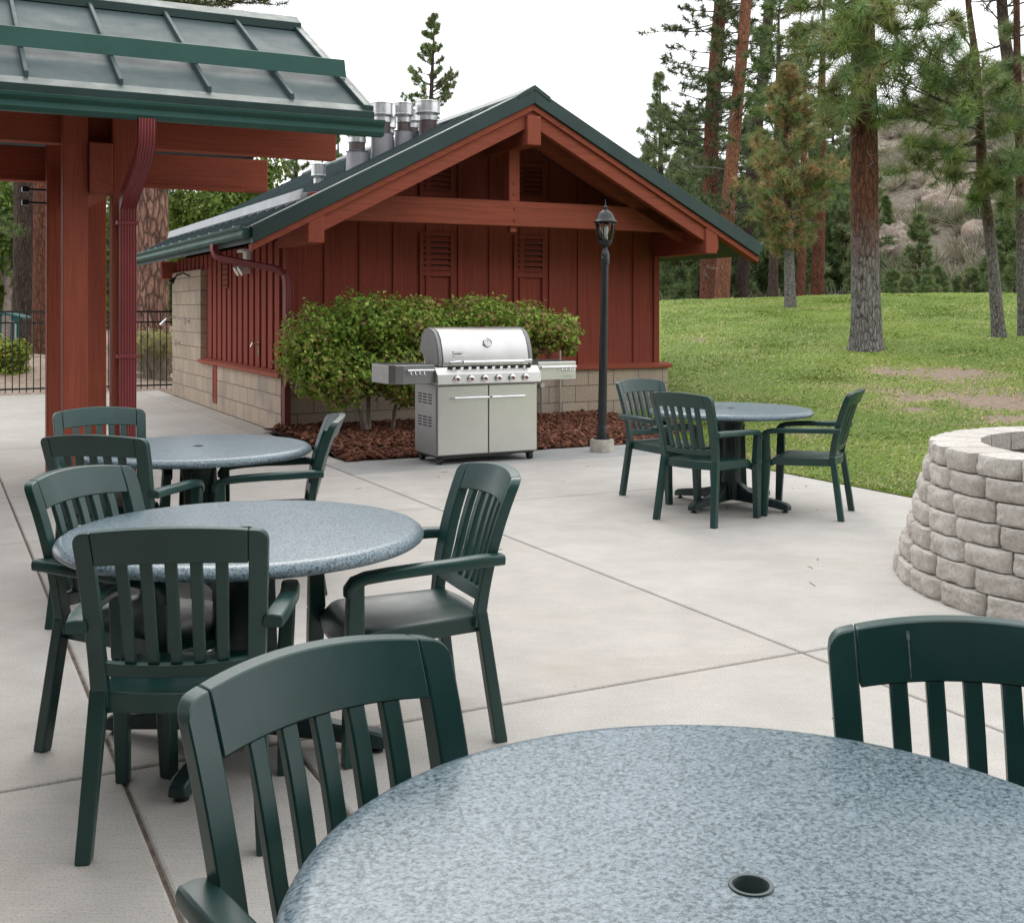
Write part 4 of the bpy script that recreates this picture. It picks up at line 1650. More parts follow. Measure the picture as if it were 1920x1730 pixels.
rr = [disc_ring(0.048, -0.01), disc_ring(0.048, 0.014), disc_ring(0.042, 0.020), disc_ring(0.036, 0.014)]
th.add([p for r in rr for p in r], [(i * 32 + j, i * 32 + (j + 1) % 32, i * 32 + 32 + (j + 1) % 32, i * 32 + 32 + j) for i in range(3) for j in range(32)])
tho = th.build("thermometer", M_CHROME, lid, smooth=35)
th = MB()
th.add(disc_ring(0.0362, 0.0143), [tuple(range(32))])
th.build("dial", M_WHITE, tho)
th = MB()
c_ = Vector((0.575, 0.063, 1.165)) + Vector((0, -0.91, 0.41)) * 0.0165
th.tube([c_ + Vector((-0.006, 0, -0.012)), c_ + Vector((0.012, 0.010, 0.024))], 0.0025, 6)
th.build("needle", M_DARK_METAL, tho)
mb = MB()
mb.hexa([(0.195, 0.018, 1.035), (0.315, 0.018, 1.035), (0.315, 0.028, 1.035), (0.195, 0.028, 1.035), (0.195, 0.029, 1.095), (0.315, 0.029, 1.095), (0.315, 0.041, 1.095), (0.195, 0.041, 1.095)])
bd = mb.build("badge", M_WHITE, lid, bevel=0.003)
text_part("lettering", "weber ·", 0.034, M_DARK_METAL, bd, (0.255, 0.0222, 1.065), (math.radians(80), 0, 0), 0.0012)
# side shelves
for sgn in (-1, 1):
    mb = MB()
    if sgn < 0:
        L = 0.47
        poly = [(-0.011, 0.0), (-L + 0.14, 0.0), (-L + 0.07, 0.025), (-L + 0.02, 0.08), (-L, 0.18), (-L, 0.49), (-0.011, 0.49)]
    else:
        L = 0.45
        poly = [(GW + 0.011, 0.0), (GW + L, 0.0), (GW + L, 0.49), (GW + 0.011, 0.49)]
    mb.prism(poly, 'z', 0.785, 0.968)
    sh = mb.build("side_shelf", M_STEEL_DARK if sgn < 0 else M_STEEL, GRL, bevel=0.008)
    mb = MB()
    mb.prism([(cxx_ + (x - cxx_) * 0.93, 0.245 + (y - 0.245) * 0.9) for cxx_ in ((sum(p[0] for p in poly) / len(poly)),) for x, y in poly], 'z', 0.966, 0.9715)
    mb.build("shelf_top", M_DARKTOP if "M_DARKTOP" in globals() else globals().setdefault("M_DARKTOP", plain("dark shelf top", (0.09, 0.09, 0.09), 0.45, 0.6)), sh)
    mb = MB()
    xa, xb = (-0.30, -0.03) if sgn < 0 else (GW + 0.03, GW + 0.43)
    mb.tube([(xa, -0.035, 0.915), (xb, -0.035, 0.915)], 0.012, 10)
    for x in (xa + 0.03, xb - 0.03):
        mb.tube([(x, 0.0, 0.915), (x, -0.035, 0.915)], 0.007, 8)
    for k in range(4):
        x = (xa + 0.03 + k * 0.045) if sgn < 0 else (xb - 0.03 - k * 0.045)
        mb.tube([(x, -0.035, 0.905), (x, -0.045, 0.88), (x + 0.01, -0.055, 0.872), (x + 0.015, -0.06, 0.882)], 0.0055, 6)
    mb.build("towel_rail", M_CHROME, sh, smooth=40)
    if sgn > 0:
        text_part("lettering", "SUMMIT", 0.032, M_CHROME, sh, (GW + 0.35, -0.001, 0.815), (math.radians(90), 0, 0), 0.001)
for x, y in ((0.06, 0.05), (GW - 0.06, 0.05), (0.06, GD - 0.05), (GW - 0.06, GD - 0.05)):
    mb = MB()
    mb.tube([(x - 0.022, y, 0.036), (x + 0.022, y, 0.036)], 0.036, 18)
    mb.tube([(x, y + 0.02, 0.03), (x, y + 0.02, 0.09)], 0.012, 8)
    mb.hexa([(x - 0.03, y - 0.01, 0.05), (x + 0.03, y - 0.01, 0.05), (x + 0.03, y + 0.035, 0.05), (x - 0.03, y + 0.035, 0.05), (x - 0.03, y - 0.005, 0.082), (x + 0.03, y - 0.005, 0.082), (x + 0.03, y + 0.035, 0.082), (x - 0.03, y + 0.035, 0.082)])
    mb.build("caster", M_RUBBER, GRL, smooth=40)
mb = MB()
mb.box(0.02, GW - 0.02, 0.03, GD - 0.03, 0.066, 0.086)
mb.build("bottom_tray", M_DARK_METAL, GRL)

# ------------------------------------------------------------------ lamp post
LMP = thing("lamp_post", "black lamp post with a glass lantern on a round concrete footing", "lamp post", (0.945, 12.05, 0))
mb = MB()
mb.lathe([(0, -0.05), (0.127, -0.05), (0.125, 0.12), (0.118, 0.132), (0.0, 0.136)], 40)
mb.build("footing", M_FOOTING, LMP, smooth=40)
mb = MB()
lean = 0.036
mb.lathe([(0.088, 0.135), (0.088, 0.145), (0.055, 0.15), (0.054, 0.20), (0.050, 0.27), (0.048, 0.275)], 24)
mb.tube([(0, 0, 0.14), (lean * 0.9, 0, 2.05)], [0.048, 0.038], 20)
mb.lathe([(0.046, 1.97), (0.046, 2.07), (0.040, 2.085), (0.034, 2.11), (0.022, 2.125), (0.022, 2.15), (0.05, 2.16), (0.062, 2.175), (0.062, 2.19), (0, 2.19)], 20, (lean * 0.95, 0, 0))
mb.build("pole", M_DARK_METAL, LMP, smooth=40)
mb = MB()
for k in range(4):
    a = math.pi / 4 + k * math.pi / 2
    mb.box(lean * 0.95 + 0.044 * math.cos(a) - 0.006, lean * 0.95 + 0.044 * math.cos(a) + 0.006, 0.044 * math.sin(a) - 0.006, 0.044 * math.sin(a) + 0.006, 2.03, 2.042)
mb.build("screw", M_GALV, LMP)
lx = lean
mb = MB()
mb.lathe([(0.068, 2.19), (0.072, 2.2), (0.072, 2.215), (0.055, 2.217)], 28, (lx, 0, 0))
for k in range(6):
    a = k * math.pi / 3 + 0.25
    mb.tube([(lx + r * math.cos(a), r * math.sin(a), z) for r, z in ((0.068, 2.21), (0.082, 2.25), (0.097, 2.31), (0.103, 2.37), (0.104, 2.415))], 0.0065, 6)
mb.lathe([(0.115, 2.40), (0.122, 2.405), (0.124, 2.418), (0.115, 2.425), (0.098, 2.44), (0.088, 2.475), (0.070, 2.505), (0.045, 2.525), (0.026, 2.535), (0.018, 2.545), (0.018, 2.555), (0.024, 2.565), (0.013, 2.578), (0.008, 2.59), (0.010, 2.60), (0.004, 2.615), (0.003, 2.645), (0, 2.65)], 28, (lx, 0, 0))
lt = mb.build("lantern", M_DARK_METAL, LMP, smooth=35)
mb = MB()
mb.lathe([(0.062, 2.216), (0.076, 2.25), (0.091, 2.31), (0.097, 2.37), (0.098, 2.41)], 28, (lx, 0, 0))
mb.build("glass", M_GLASS, lt, smooth=60)
mb = MB()
mb.lathe([(0.0, 2.225), (0.028, 2.225), (0.028, 2.26), (0.020, 2.265), (0.030, 2.30), (0.034, 2.33), (0.028, 2.37), (0.012, 2.385), (0, 2.387)], 16, (lx, 0, 0))
mb.build("bulb", M_WHITE, lt, smooth=50)

# ------------------------------------------------------------------ block ring
RC = (3.44, 6.19)
RNG = thing("stone_ring", "round battered ring wall of pale split-face blocks at the lawn edge", "fire pit", (RC[0], RC[1], 0))
rb = random.Random(8)
NC, CH_ = 7, 0.1085
for c in range(NC):
    Ro = 1.300 - 0.031 * c
    Ri = Ro - 0.26
    nb = 26 if c < 4 else 24
    z0, z1 = c * CH_, (c + 1) * CH_ - 0.003
    ph = (c % 2) * 0.5 + 0.17 * c
    mb = MB()
    for k in range(nb):
        t0_ = 2 * math.pi * (k + ph) / nb
        dt = 2 * math.pi / nb
        gap = 0.0048 / Ro
        sd = rb.random() * 100
        nu, nv = 14, 7
        jit = rb.uniform(-0.006, 0.006)
        faceg = []
        for j in range(nv + 1):
            row = []
            for i in range(nu + 1):
                u, v = i / nu, j / nv
                th_ = t0_ + gap + u * (dt - 2 * gap)
                eu = min(u, 1 - u) * Ro * dt
                ev = min(v, 1 - v) * CH_
                rnd = 0.042 * math.exp(-eu / 0.020) + 0.007 * math.exp(-ev / 0.008)
                wav = 0.013 * mnoise.fractal(Vector((u * 4.2 + sd, v * 2.2, sd)), 1.0, 2.0, 5)
                # chord-flat block face with a slight split bulge
                rr_ = Ro * math.cos(dt / 2) / math.cos((u - 0.5) * dt) + 0.010 - rnd + wav + jit
                z = lerp(z0, z1, v)
                if 0 < i < nu and (j == 0 or j == nv):
                    z += 0.003 * mnoise.noise(Vector((u * 5 + sd, v, 1))) * (1 if j else -1) - (0.002 if j == nv else -0.002)
                row.append((rr_ * math.cos(th_), rr_ * math.sin(th_), z))
            faceg.append(row)
        ri_ = Ri * math.cos(dt / 2)
        ta, tb = t0_ + gap * 1.6, t0_ + dt - gap * 1.6
        inn = [(ri_ * math.cos(ta), ri_ * math.sin(ta)), (ri_ * math.cos(tb), ri_ * math.sin(tb))]
        vs = [p for r in faceg for p in r]
        m = nu + 1
        o = len(vs)
        vs += [(*inn[0], z0), (*inn[1], z0), (*inn[0], z1), (*inn[1], z1)]
        fs = [(j * m + i, j * m + i + 1, (j + 1) * m + i + 1, (j + 1) * m + i) for j in range(nv) for i in range(nu)]
        fs.append(tuple(range(m)) + (o + 1, o))
        fs.append(tuple(nv * m + i for i in range(m)) + (o + 3, o + 2))
        fs.append(tuple(j * m for j in range(nv + 1)) + (o + 2, o))
        fs.append(tuple(j * m + nu for j in range(nv + 1)) + (o + 3, o + 1))
        fs.append((o, o + 1, o + 3, o + 2))
        mb.add(vs, fs)
    mb.build("block_course", M_STONE, RNG, smooth=42)
mb = MB()
mb.lathe([(0, 0.22), (0.9, 0.22)], 40)
mb.build("ash_bed", M_SOIL, RNG)

# ------------------------------------------------------------------ iron fence
FP = Vector((-8.9, 19.95, 0))
FN = thing("iron_fence", "black iron picket fence behind the patio, between shrubs and slab", "fence", tuple(FP), TH)
s0, s1 = -5.0, 3.05
mb = MB()
for z, h in ((1.43, 0.035), (1.24, 0.03), (0.08, 0.03)):
    mb.box(s0, s1, -0.016, 0.016, z, z + h)
mb.build("rail", M_FENCE, FN)
mb = MB()
x = s0 + 0.06
while x < s1:
    mb.box(x - 0.0085, x + 0.0085, -0.0085, 0.0085, 0.03, 1.44)
    x += 0.114
mb.build("pickets", M_FENCE, FN)
for x in (s0, -2.55, -0.1, 1.93, s1):
    mb = MB()
    mb.box(x - 0.032, x + 0.032, -0.032, 0.032, -0.1, 1.50)
    mb.lathe([(0, 1.505), (0.03, 1.51), (0.036, 1.535), (0.025, 1.56), (0, 1.57)], 12, (x, 0, 0))
    mb.build("post", M_FENCE, FN, bevel=0.003)

# teal shelter seen through the fence
q = at(20, 640, 26.0)
SHL = thing("canopy_shelter", "teal canopy frame with a pale pole, behind the iron fence at the left edge", "canopy", (q.x, q.y, 0.3), 0.2)
M_TEAL = plain("teal painted canopy", (0.012, 0.085, 0.085), 0.4, 0, 0.15, 3)
mb = MB()
pp = []
for k in range(9):
    t = -1 + 2 * k / 8
    pp.append((t * 0.55 - 0.2, 1.02 + 0.10 * (1 - t * t)))
mb.prism(pp + [(x, z - 0.05) for x, z in reversed(pp)], 'y', -0.5, 0.5)
mb.build("canopy", M_TEAL, SHL, bevel=0.006)
for x in (-0.55, -0.3, -0.12, 0.2):
    mb = MB()
    mb.box(x - (0.025 if x < 0.1 else 0.09), x + (0.025 if x < 0.1 else 0.09), -0.48, -0.42, -0.3, 1.04)
    mb.build("post", M_TEAL, SHL, bevel=0.005)
mb = MB()
mb.box(-0.75, 0.1, -0.44, -0.40, 0.25, 0.50)
mb.build("side_panel", M_TEAL, SHL, bevel=0.006)
mb = MB()
mb.tube([(0.22, -0.55, -0.3), (0.22, -0.55, 0.90), (0.10, -0.55, 0.92)], 0.018, 8)
mb.build("pole", M_GALV, SHL, smooth=40)

# ------------------------------------------------------------------ trees and plants


class Plant:
    def __init__(s, name, label, cat, base, group=None, seed=1):
        s.root = thing(name, label, cat, tuple(base), 0, group)
        s.base = Vector(base)
        s.rng = random.Random(seed)
        s.rs = np.random.RandomState(seed)
        s.wood = MB()
        s.dead = MB()
        s.tc, s.td, s.tk = [], [], []
        s.midp = 1.0

    def trunk(s, path, radii, mat, n=20, rough=0.05, flare=0.0, steps=60):
        P = [Vector(p) - s.base for p in path]
        zs = [p.z for p in P]
        rows = []
        for k in range(steps + 1):
            f = k / steps * (len(P) - 1)
            i = min(int(f), len(P) - 2)
            t = f - i
            # Catmull-Rom along the stem
            p0, p1, p2, p3 = P[max(i - 1, 0)], P[i], P[i + 1], P[min(i + 2, len(P) - 1)]
            c = 0.5 * ((2 * p1) + (p2 - p0) * t + (2 * p0 - 5 * p1 + 4 * p2 - p3) * t * t + (3 * p1 - p0 - 3 * p2 + p3) * t ** 3)
            r = lerp(radii[i], radii[i + 1], t)
            row = []
            for j in range(n):
                a = 2 * math.pi * j / n
                q = Vector((math.cos(a) * 3.2 * max(1, r * 3), math.sin(a) * 3.2 * max(1, r * 3), c.z * 0.9 + s.base.x))
                d = 1 + rough * (mnoise.noise(q) + 0.6 * mnoise.noise(q * 2.7))
                fl = flare * math.exp(-max(0, c.z) / 0.35) * (1 + 0.5 * math.sin(3 * a + s.base.x))
                row.append((c.x + math.cos(a) * r * (d + fl), c.y + math.sin(a) * r * (d + fl), c.z))
            row.append(row[0])
            rows.append(row)
        s.P, s.R = P, radii
        mb = MB()
        mb.grid(rows)
        mb.add([tuple(sum(p[k] for p in rows[-1][:-1]) / n for k in range(3))], [])
        return mb.build("trunk", mat, s.root, smooth=180)

    def stem_at(s, z):
        for (a, b), (ra, rb) in zip(zip(s.P, s.P[1:]), zip(s.R, s.R[1:])):
            if z <= b.z:
                t = (z - a.z) / max(1e-6, b.z - a.z)
                return a.lerp(b, t), lerp(ra, rb, t)
        return s.P[-1], s.R[-1]

    def branch(s, z, az, L, el=0.1, curve=0.25, r=0.03, twigs=6, span=0.55, dead=False, key=None, twig=0.35, start=None, jitter=0.12):
        rng = s.rng
        c, tr = s.stem_at(z) if start is None else (Vector(start) - s.base, 0.0)
        d = Vector((math.sin(az) * math.cos(el), math.cos(az) * math.cos(el), math.sin(el)))
        p = c + Vector((d.x, d.y, 0)) * tr * 0.6
        pts = [p.copy()]
        n = 7
        for i in range(n):
            d = (d + Vector((rng.uniform(-1, 1) * jitter, rng.uniform(-1, 1) * jitter, curve / n + rng.uniform(-1, 1) * jitter))).normalized()
            p = p + d * (L / n)
            pts.append(p.copy())
        rs = [max(0.004, r * (1 - 0.85 * i / n)) for i in range(n + 1)]
        (s.dead if dead else s.wood).tube(pts, rs, 5)
        ends = []
        for k in range(twigs):
            f = 1 - span + span * (k + rng.random() * 0.8) / max(1, twigs)
            i = min(n - 1, int(f * n))
            q = pts[i].lerp(pts[i + 1], f * n - i)
            dd = (pts[i + 1] - pts[i]).normalized()
            sd = Vector((rng.uniform(-1, 1), rng.uniform(-1, 1), rng.uniform(-0.35, 0.75)))
            dd = (dd * 0.8 + sd).normalized()
            tl = twig * L * rng.uniform(0.35, 1.0) * (1.15 - 0.5 * f)
            m = q + dd * tl * 0.55
            e = m + (dd + Vector((0, 0, 0.5))).normalized() * tl * 0.45
            (s.dead if dead else s.wood).tube([q, m, e], [max(0.003, r * 0.35), max(0.0028, r * 0.25), 0.0026], 4)
            ends.append((e, (e - m).normalized()))
            if rng.random() < s.midp:
                ends.append((m.lerp(e, 0.4), dd))
        ends.append((pts[-1], (pts[-1] - pts[-2]).normalized()))
        if not dead:
            for e, d_ in ends:
                s.tc.append(tuple(e))
                s.td.append(tuple(d_))
                s.tk.append(key if key is not None else rng.random())
        return pts

    def needles(s, per, length, width, pal, mat=None, along=0.9, name="crown", droop=0.0):
        C = np.array(s.tc, dtype=np.float64)
        Dv = np.array(s.td, dtype=np.float64)
        N = len(C)
        rs = s.rs
        n = N * per
        ci = np.repeat(np.arange(N), per)
        v = rs.randn(n, 3)
        v /= np.linalg.norm(v, axis=1, keepdims=True)
        d = v + Dv[ci] * along
        d[:, 2] -= droop
        d /= np.linalg.norm(d, axis=1, keepdims=True)
        ln = length * (0.65 + 0.5 * rs.rand(n))
        root = C[ci] - Dv[ci] * (rs.rand(n) * length * 0.75)[:, None]
        sd = np.cross(d, rs.randn(n, 3))
        sd /= np.linalg.norm(sd, axis=1, keepdims=True) + 1e-9
        w = width * (0.7 + 0.6 * rs.rand(n))
        tip = root + d * ln[:, None]
        tip[:, 2] -= 0.12 * ln * rs.rand(n)
        V = np.stack([root - sd * (w * 0.5)[:, None], root + sd * (w * 0.5)[:, None], tip], 1).reshape(-1, 3)
        Fc = np.arange(n * 3).reshape(-1, 3)
        pal = np.array(pal)
        k = np.array(s.tk)
        pi = np.minimum((k * len(pal)).astype(int), len(pal) - 1)
        col = pal[pi][ci] * (0.65 + 0.7 * rs.rand(N))[ci][:, None] * (0.8 + 0.4 * rs.rand(n))[:, None]
        np_mesh(name, V, Fc, mat or M_NEEDLE, s.root, np.repeat(col, 3, axis=0))

    def finish(s):
        if s.wood.v:
            s.wood.build("branches", M_BRANCH, s.root, smooth=60)
        if s.dead.v:
            s.dead.build("dead_branches", M_GREY_BRANCH, s.root, smooth=60)


def ground_at(px, Y):
    x = (px - CX) / F * Y
    return Vector((x, Y, H(x, Y)))


PINE = [(0.093, 0.15, 0.049), (0.123, 0.187, 0.059), (0.161, 0.223, 0.069), (0.109, 0.172, 0.076)]
PINE_L = [(0.134, 0.214, 0.084), (0.167, 0.251, 0.093), (0.217, 0.277, 0.11), (0.143, 0.226, 0.11), (0.251, 0.217, 0.11)]
PINE_D = [(0.069, 0.105, 0.046), (0.091, 0.13, 0.053), (0.113, 0.154, 0.063)]
RUST = (0.34, 0.17, 0.075)

# --- the big pine on the lawn
Y = 21.0
b = ground_at(1625, Y)
T = Plant("pine_tree", "tall red barked pine with a grey foot, largest trunk on the lawn", "tree", b, seed=5)
T.midp = 0.22
T.trunk([b - Vector((0, 0, 0.1)), at(1624, 560, Y), at(1621, 420, Y), at(1620, 200, Y), at(1617, 0, Y), at(1614, -260, Y), at(1612, -520, Y)], [0.275, 0.255, 0.247, 0.235, 0.205, 0.16, 0.06], M_BARK_MAIN, 40, 0.055, 0.25, 150)


def px_branch(T, px0, py0, px1, py1, Y, dy=0.0, r=0.03, twigs=9, span=0.7, curve=0.25, key=None, dead=False, twig=0.3):
    """A limb that leaves the stem near one place and reaches towards another."""
    s0, s1 = at(px0, py0, Y), at(px1, py1, Y + dy)
    v = s1 - s0
    L = v.length
    az = math.atan2(v.x, v.y)
    el = math.asin(max(-1, min(1, v.z / L))) - curve * 0.35
    return T.branch(0, az, L, el, curve, r, twigs, span, dead, key, twig, start=s0, jitter=0.07)


for px1, py1, dy in ((1490, 20, -1.2), (1505, 110, -0.8), (1520, 190, -1.6), (1545, 60, -2.0), (1560, 150, 0.5), (1680, 30, -1.5), (1700, 110, -0.5), (1740, 60, -1.8), (1665, 150, -2.0),
                     (1585, 215, -1.8), (1545, 230, -0.4), (1610, 110, -2.2), (1640, 40, -2.4), (1600, 30, -2.2), (1530, -30, -1), (1710, -20, -1), (1470, 60, -0.5), (1620, 160, -2.0), (1590, 160, -2.1), (1575, 100, -2.3), (1660, -10, -2)):
    px_branch(T, 1618, py1 - 20 + T.rng.uniform(-30, 20), px1, py1, Y, dy, 0.032, 9, 0.75, 0.3)
for k in range(26):
    z = T.rng.uniform(6.2, 11.5)
    T.branch(z, T.rng.uniform(0, 6.28), T.rng.uniform(1.3, 2.8) * (1 - (z - 5) / 12), T.rng.uniform(-0.15, 0.3), 0.3, 0.03, 8)
for px1, py1, dy in ((1572, 285, -0.4), (1560, 250, -0.3), (1655, 280, -0.5)):
    px_branch(T, 1620, py1 - 40, px1, py1, Y, dy, 0.012, 5, 0.8, -0.9, None, True, 0.5)
px_branch(T, 1612, 262, 1638, 312, Y, -0.45, 0.014, 6, 0.8, -0.3, None, True, 0.4)
T.needles(64, 0.34, 0.014, [(0.16, 0.225, 0.06), (0.20, 0.27, 0.075), (0.24, 0.30, 0.09), (0.16, 0.25, 0.10), (0.30, 0.26, 0.13)], along=0.5)
T.finish()

# --- leaning pine at the right
Y = 22.5
b = ground_at(1873, Y)
T = Plant("pine_tree", "slender leaning pine with a grey lower trunk near the right edge of the lawn", "tree", b, seed=9)
T.midp = 0.22
T.trunk([b - Vector((0, 0, 0.1)), at(1864, 520, Y), at(1853, 420, Y), at(1842, 330, Y), at(1838, 250, Y), at(1830, 120, Y), at(1815, 0, Y), at(1805, -150, Y)], [0.125, 0.112, 0.105, 0.100, 0.09, 0.075, 0.055, 0.02], M_BARK_YOUNG, 24, 0.05, 0.25, 80)
for px0, py0, px1, py1, dy in ((1840, 300, 1740, 290, -1.5), (1838, 240, 1680, 215, -1.0), (1838, 270, 1690, 265, -1.8), (1838, 200, 1670, 100, -1.2), (1836, 180, 1720, 150, -2.0), (1836, 220, 1730, 205, -0.4),
                               (1834, 150, 1760, 90, -2.0), (1838, 250, 1905, 250, -1.2), (1838, 300, 1890, 310, -1.0), (1832, 120, 1890, 160, -1.4), (1828, 100, 1780, 30, -1.0), (1840, 345, 1850, 330, -1.2), (1842, 320, 1780, 320, -0.6),
                               (1836, 200, 1660, 150, -2.2), (1836, 220, 1640, 110, -2.6), (1836, 160, 1655, 120, -2.4), (1836, 160, 1690, 120, -2.6), (1836, 190, 1790, 130, -2.6), (1838, 250, 1700, 330, -1.5), (1836, 230, 1760, 240, -2.2), (1840, 330, 1880, 350, -1), (1836, 210, 1650, 200, -1.6), (1836, 180, 1650, 250, -2.0), (1834, 160, 1740, 170, -0.2), (1834, 140, 1690, 60, -1.6)):
    px_branch(T, px0, py0, px1, py1, Y, dy, 0.026, 9, 0.62, 0.35)
pts = px_branch(T, 1845, 262, 1738, 296, Y, -0.8, 0.05, 4, 0.4, -0.15)
px_branch(T, 1760, 292, 1700, 345, Y, -0.9, 0.014, 6, 0.7, 0.3, None, True)
px_branch(T, 1812, 300, 1762, 385, Y, -0.6, 0.018, 5, 0.5, 0.1, None, True)
px_branch(T, 1846, 372, 1820, 368, Y, -0.3, 0.012, 5, 0.9, -0.4, 0.999)
T.needles(64, 0.33, 0.0135, [(0.155, 0.225, 0.06), (0.19, 0.26, 0.072), (0.23, 0.29, 0.09), (0.135, 0.235, 0.11), (0.26, 0.26, 0.11), (0.17, 0.245, 0.075), (0.19, 0.27, 0.085)], along=0.55)
T.finish()

# --- trunk at the right edge, with the twiggy one above it
Y = 22.8
b = ground_at(1919, Y)
T = Plant("pine_tree", "slim pine trunk cut by the right edge of the photograph", "tree", b, seed=12)
T.midp = 0.22
T.trunk([b - Vector((0, 0, 0.1)), at(1914, 450, Y), at(1912, 300, Y), at(1908, 150, Y), at(1906, 0, Y), at(1905, -150, Y)], [0.10, 0.09, 0.085, 0.075, 0.06, 0.03], M_BARK_YOUNG, 20, 0.05, 0.2, 60)
for px1, py1, dy in ((1870, 200, -0.8), (1880, 330, -1.2), (1960, 250, -1), (1860, 130, 0.5), (1885, 400, -1.0), (1965, 120, -1), (1880, 60, 0.4), (1865, 250, -1.6), (1900, 210, -2), (1900, 320, -2)):
    px_branch(T, 1911, py1 - 15, px1, py1, Y, dy, 0.022, 8, 0.7, 0.3)
T.needles(60, 0.32, 0.0135, PINE_L, along=0.55)
T.finish()
Y = 27.0
b = ground_at(1940, Y)
T = Plant("pine_tree", "dark bare limbed pine leaning in at the upper right corner", "tree", b, seed=14)
T.trunk([b, at(1930, 350, Y), at(1908, 210, Y), at(1888, 100, Y), at(1878, 0, Y), at(1870, -150, Y)], [0.2, 0.18, 0.16, 0.14, 0.12, 0.06], M_BARK_DARK, 20, 0.05, 0.1, 60)
for k in range(34):
    z = T.rng.uniform(4.6, 9.5)
    T.branch(z, T.rng.uniform(0, 6.28), T.rng.uniform(0.7, 1.8), T.rng.uniform(-0.2, 0.4), T.rng.uniform(-0.3, 0.5), 0.026, 6, 0.7, False, None, 0.45, jitter=0.2)
T.tc, T.td, T.tk = T.tc[::7], T.td[::7], T.tk[::7]
T.needles(34, 0.2, 0.011, PINE_D)
T.finish()

# --- young pine with browning needles
Y = 31.0
b = ground_at(1482, Y)
T = Plant("young_pine", "bushy young pine with many orange brown needles beside the roof end", "tree", b, seed=21)
T.trunk([b - Vector((0, 0, 0.2)), at(1480, 500, Y), at(1478, 400, Y), at(1474, 280, Y), at(1476, 190, Y), at(1478, 128, Y)], [0.15, 0.135, 0.11, 0.075, 0.045, 0.012], M_BARK_YOUNG, 20, 0.05, 0.2, 60)
zt, zb = at(0, 128, Y).z - b.z, at(0, 480, Y).z - b.z
for k in range(190):
    t = T.rng.random() ** 0.85
    z = lerp(zb, zt, t)
    prof = (0.62 + 1.25 * min(1, t / 0.35)) if t < 0.35 else 1.45 * (1 - (t - 0.35) / 0.65) ** 0.85 + 0.12
    T.branch(z, T.rng.uniform(0, 6.28), prof * T.rng.uniform(0.5, 1.05), T.rng.uniform(-0.05, 0.35), 0.4, 0.015, 6, 0.75, False, None, 0.34)
pal = [(0.19, 0.26, 0.09), (0.14, 0.24, 0.09), (0.22, 0.28, 0.10), (0.19, 0.23, 0.08), (0.33, 0.25, 0.12), (0.44, 0.24, 0.12), (0.50, 0.29, 0.16)]
T.needles(30, 0.235, 0.0125, pal, along=0.7)
T.finish()


def far_pine(name, label, path, radii, bark, z0, z1, nb, Lf, pal, seed, per=22, ln=0.30, wd=0.03, el=(-0.2, 0.25), curve=0.25, twigs=5, rb=0.03, group=None, deadb=0, steps=50):
    T = Plant(name, label, "tree", path[0], group, seed)
    T.trunk(path, radii, bark, 16, 0.05, 0.15, steps)
    for k in range(nb):
        t = T.rng.random()
        z = lerp(z0, z1, t)
        T.branch(z, T.rng.uniform(0, 6.28), Lf(t) * T.rng.uniform(0.55, 1.1), T.rng.uniform(*el), curve, rb, twigs, 0.65, False, None, 0.33)
    for k in range(deadb):
        z = lerp(z0 * 0.5, z1, T.rng.random())
        T.branch(z, T.rng.uniform(0, 6.28), Lf(0.3) * T.rng.uniform(0.3, 0.9), T.rng.uniform(-0.4, 0.2), 0.0, rb * 0.8, 4, 0.6, True, None, 0.4)
    T.needles(per, ln, wd, pal, along=0.6)
    T.finish()
    return T


GFAR = "pines standing behind the grass bank"


def stem(pxs, Y, z_base=0.9):
    p = [at(x, y, Y) for x, y in pxs]
    p[0].z = z_base
    return p


# tall trunks behind the bank
p = stem([(1326, 570), (1331, 400), (1335, 220), (1345, 80), (1353, -40), (1360, -260)], 46)
far_pine("pine_tree", "tall straight brown pine, leftmost of the tall trunks behind the roof end", p, [0.34, 0.31, 0.29, 0.27, 0.24, 0.06], M_BARK_RED, 3.0, 18.5, 135, lambda t: 3.3 - 1.2 * t, PINE_D, 31, deadb=16, group=GFAR)
p = stem([(1350, 570), (1362, 430), (1376, 260), (1392, 90), (1402, -40), (1415, -240)], 43)
far_pine("pine_tree", "leaning pine with bright orange bark behind the roof end", p, [0.29, 0.27, 0.245, 0.22, 0.20, 0.05], M_BARK_ORANGE, 4.0, 16.5, 72, lambda t: 2.4 - 0.8 * t, PINE_D, 32, deadb=14, group=GFAR)
p = stem([(1386, 570), (1402, 400), (1420, 230), (1434, 110), (1444, -30), (1452, -240)], 50)
far_pine("pine_tree", "dark leaning pine trunk right of the orange barked pine", p, [0.30, 0.28, 0.26, 0.24, 0.21, 0.06], M_BARK_DARK, 5.0, 19.0, 105, lambda t: 3.0 - 0.9 * t, PINE_D, 33, deadb=14, group=GFAR)
p = stem([(1449, 570), (1451, 470), (1454, 350), (1458, 200), (1460, 20)], 39)
far_pine("pine_tree", "dark red trunk just left of the browning young pine", p, [0.18, 0.16, 0.14, 0.10, 0.03], M_BARK_DARK, 5.5, 11.5, 34, lambda t: 1.8 - 0.9 * t, PINE, 34, group=GFAR)
p = stem([(1499, 570), (1503, 480), (1506, 380), (1508, 240), (1510, 60)], 45)
far_pine("pine_tree", "thin reddish trunk right of the browning young pine", p, [0.19, 0.17, 0.15, 0.11, 0.03], M_BARK_RED, 4.5, 12, 34, lambda t: 2.0 - 0.9 * t, PINE, 35, group=GFAR)
p = stem([(1531, 570), (1534, 480), (1538, 360), (1540, 200), (1545, 0)], 47)
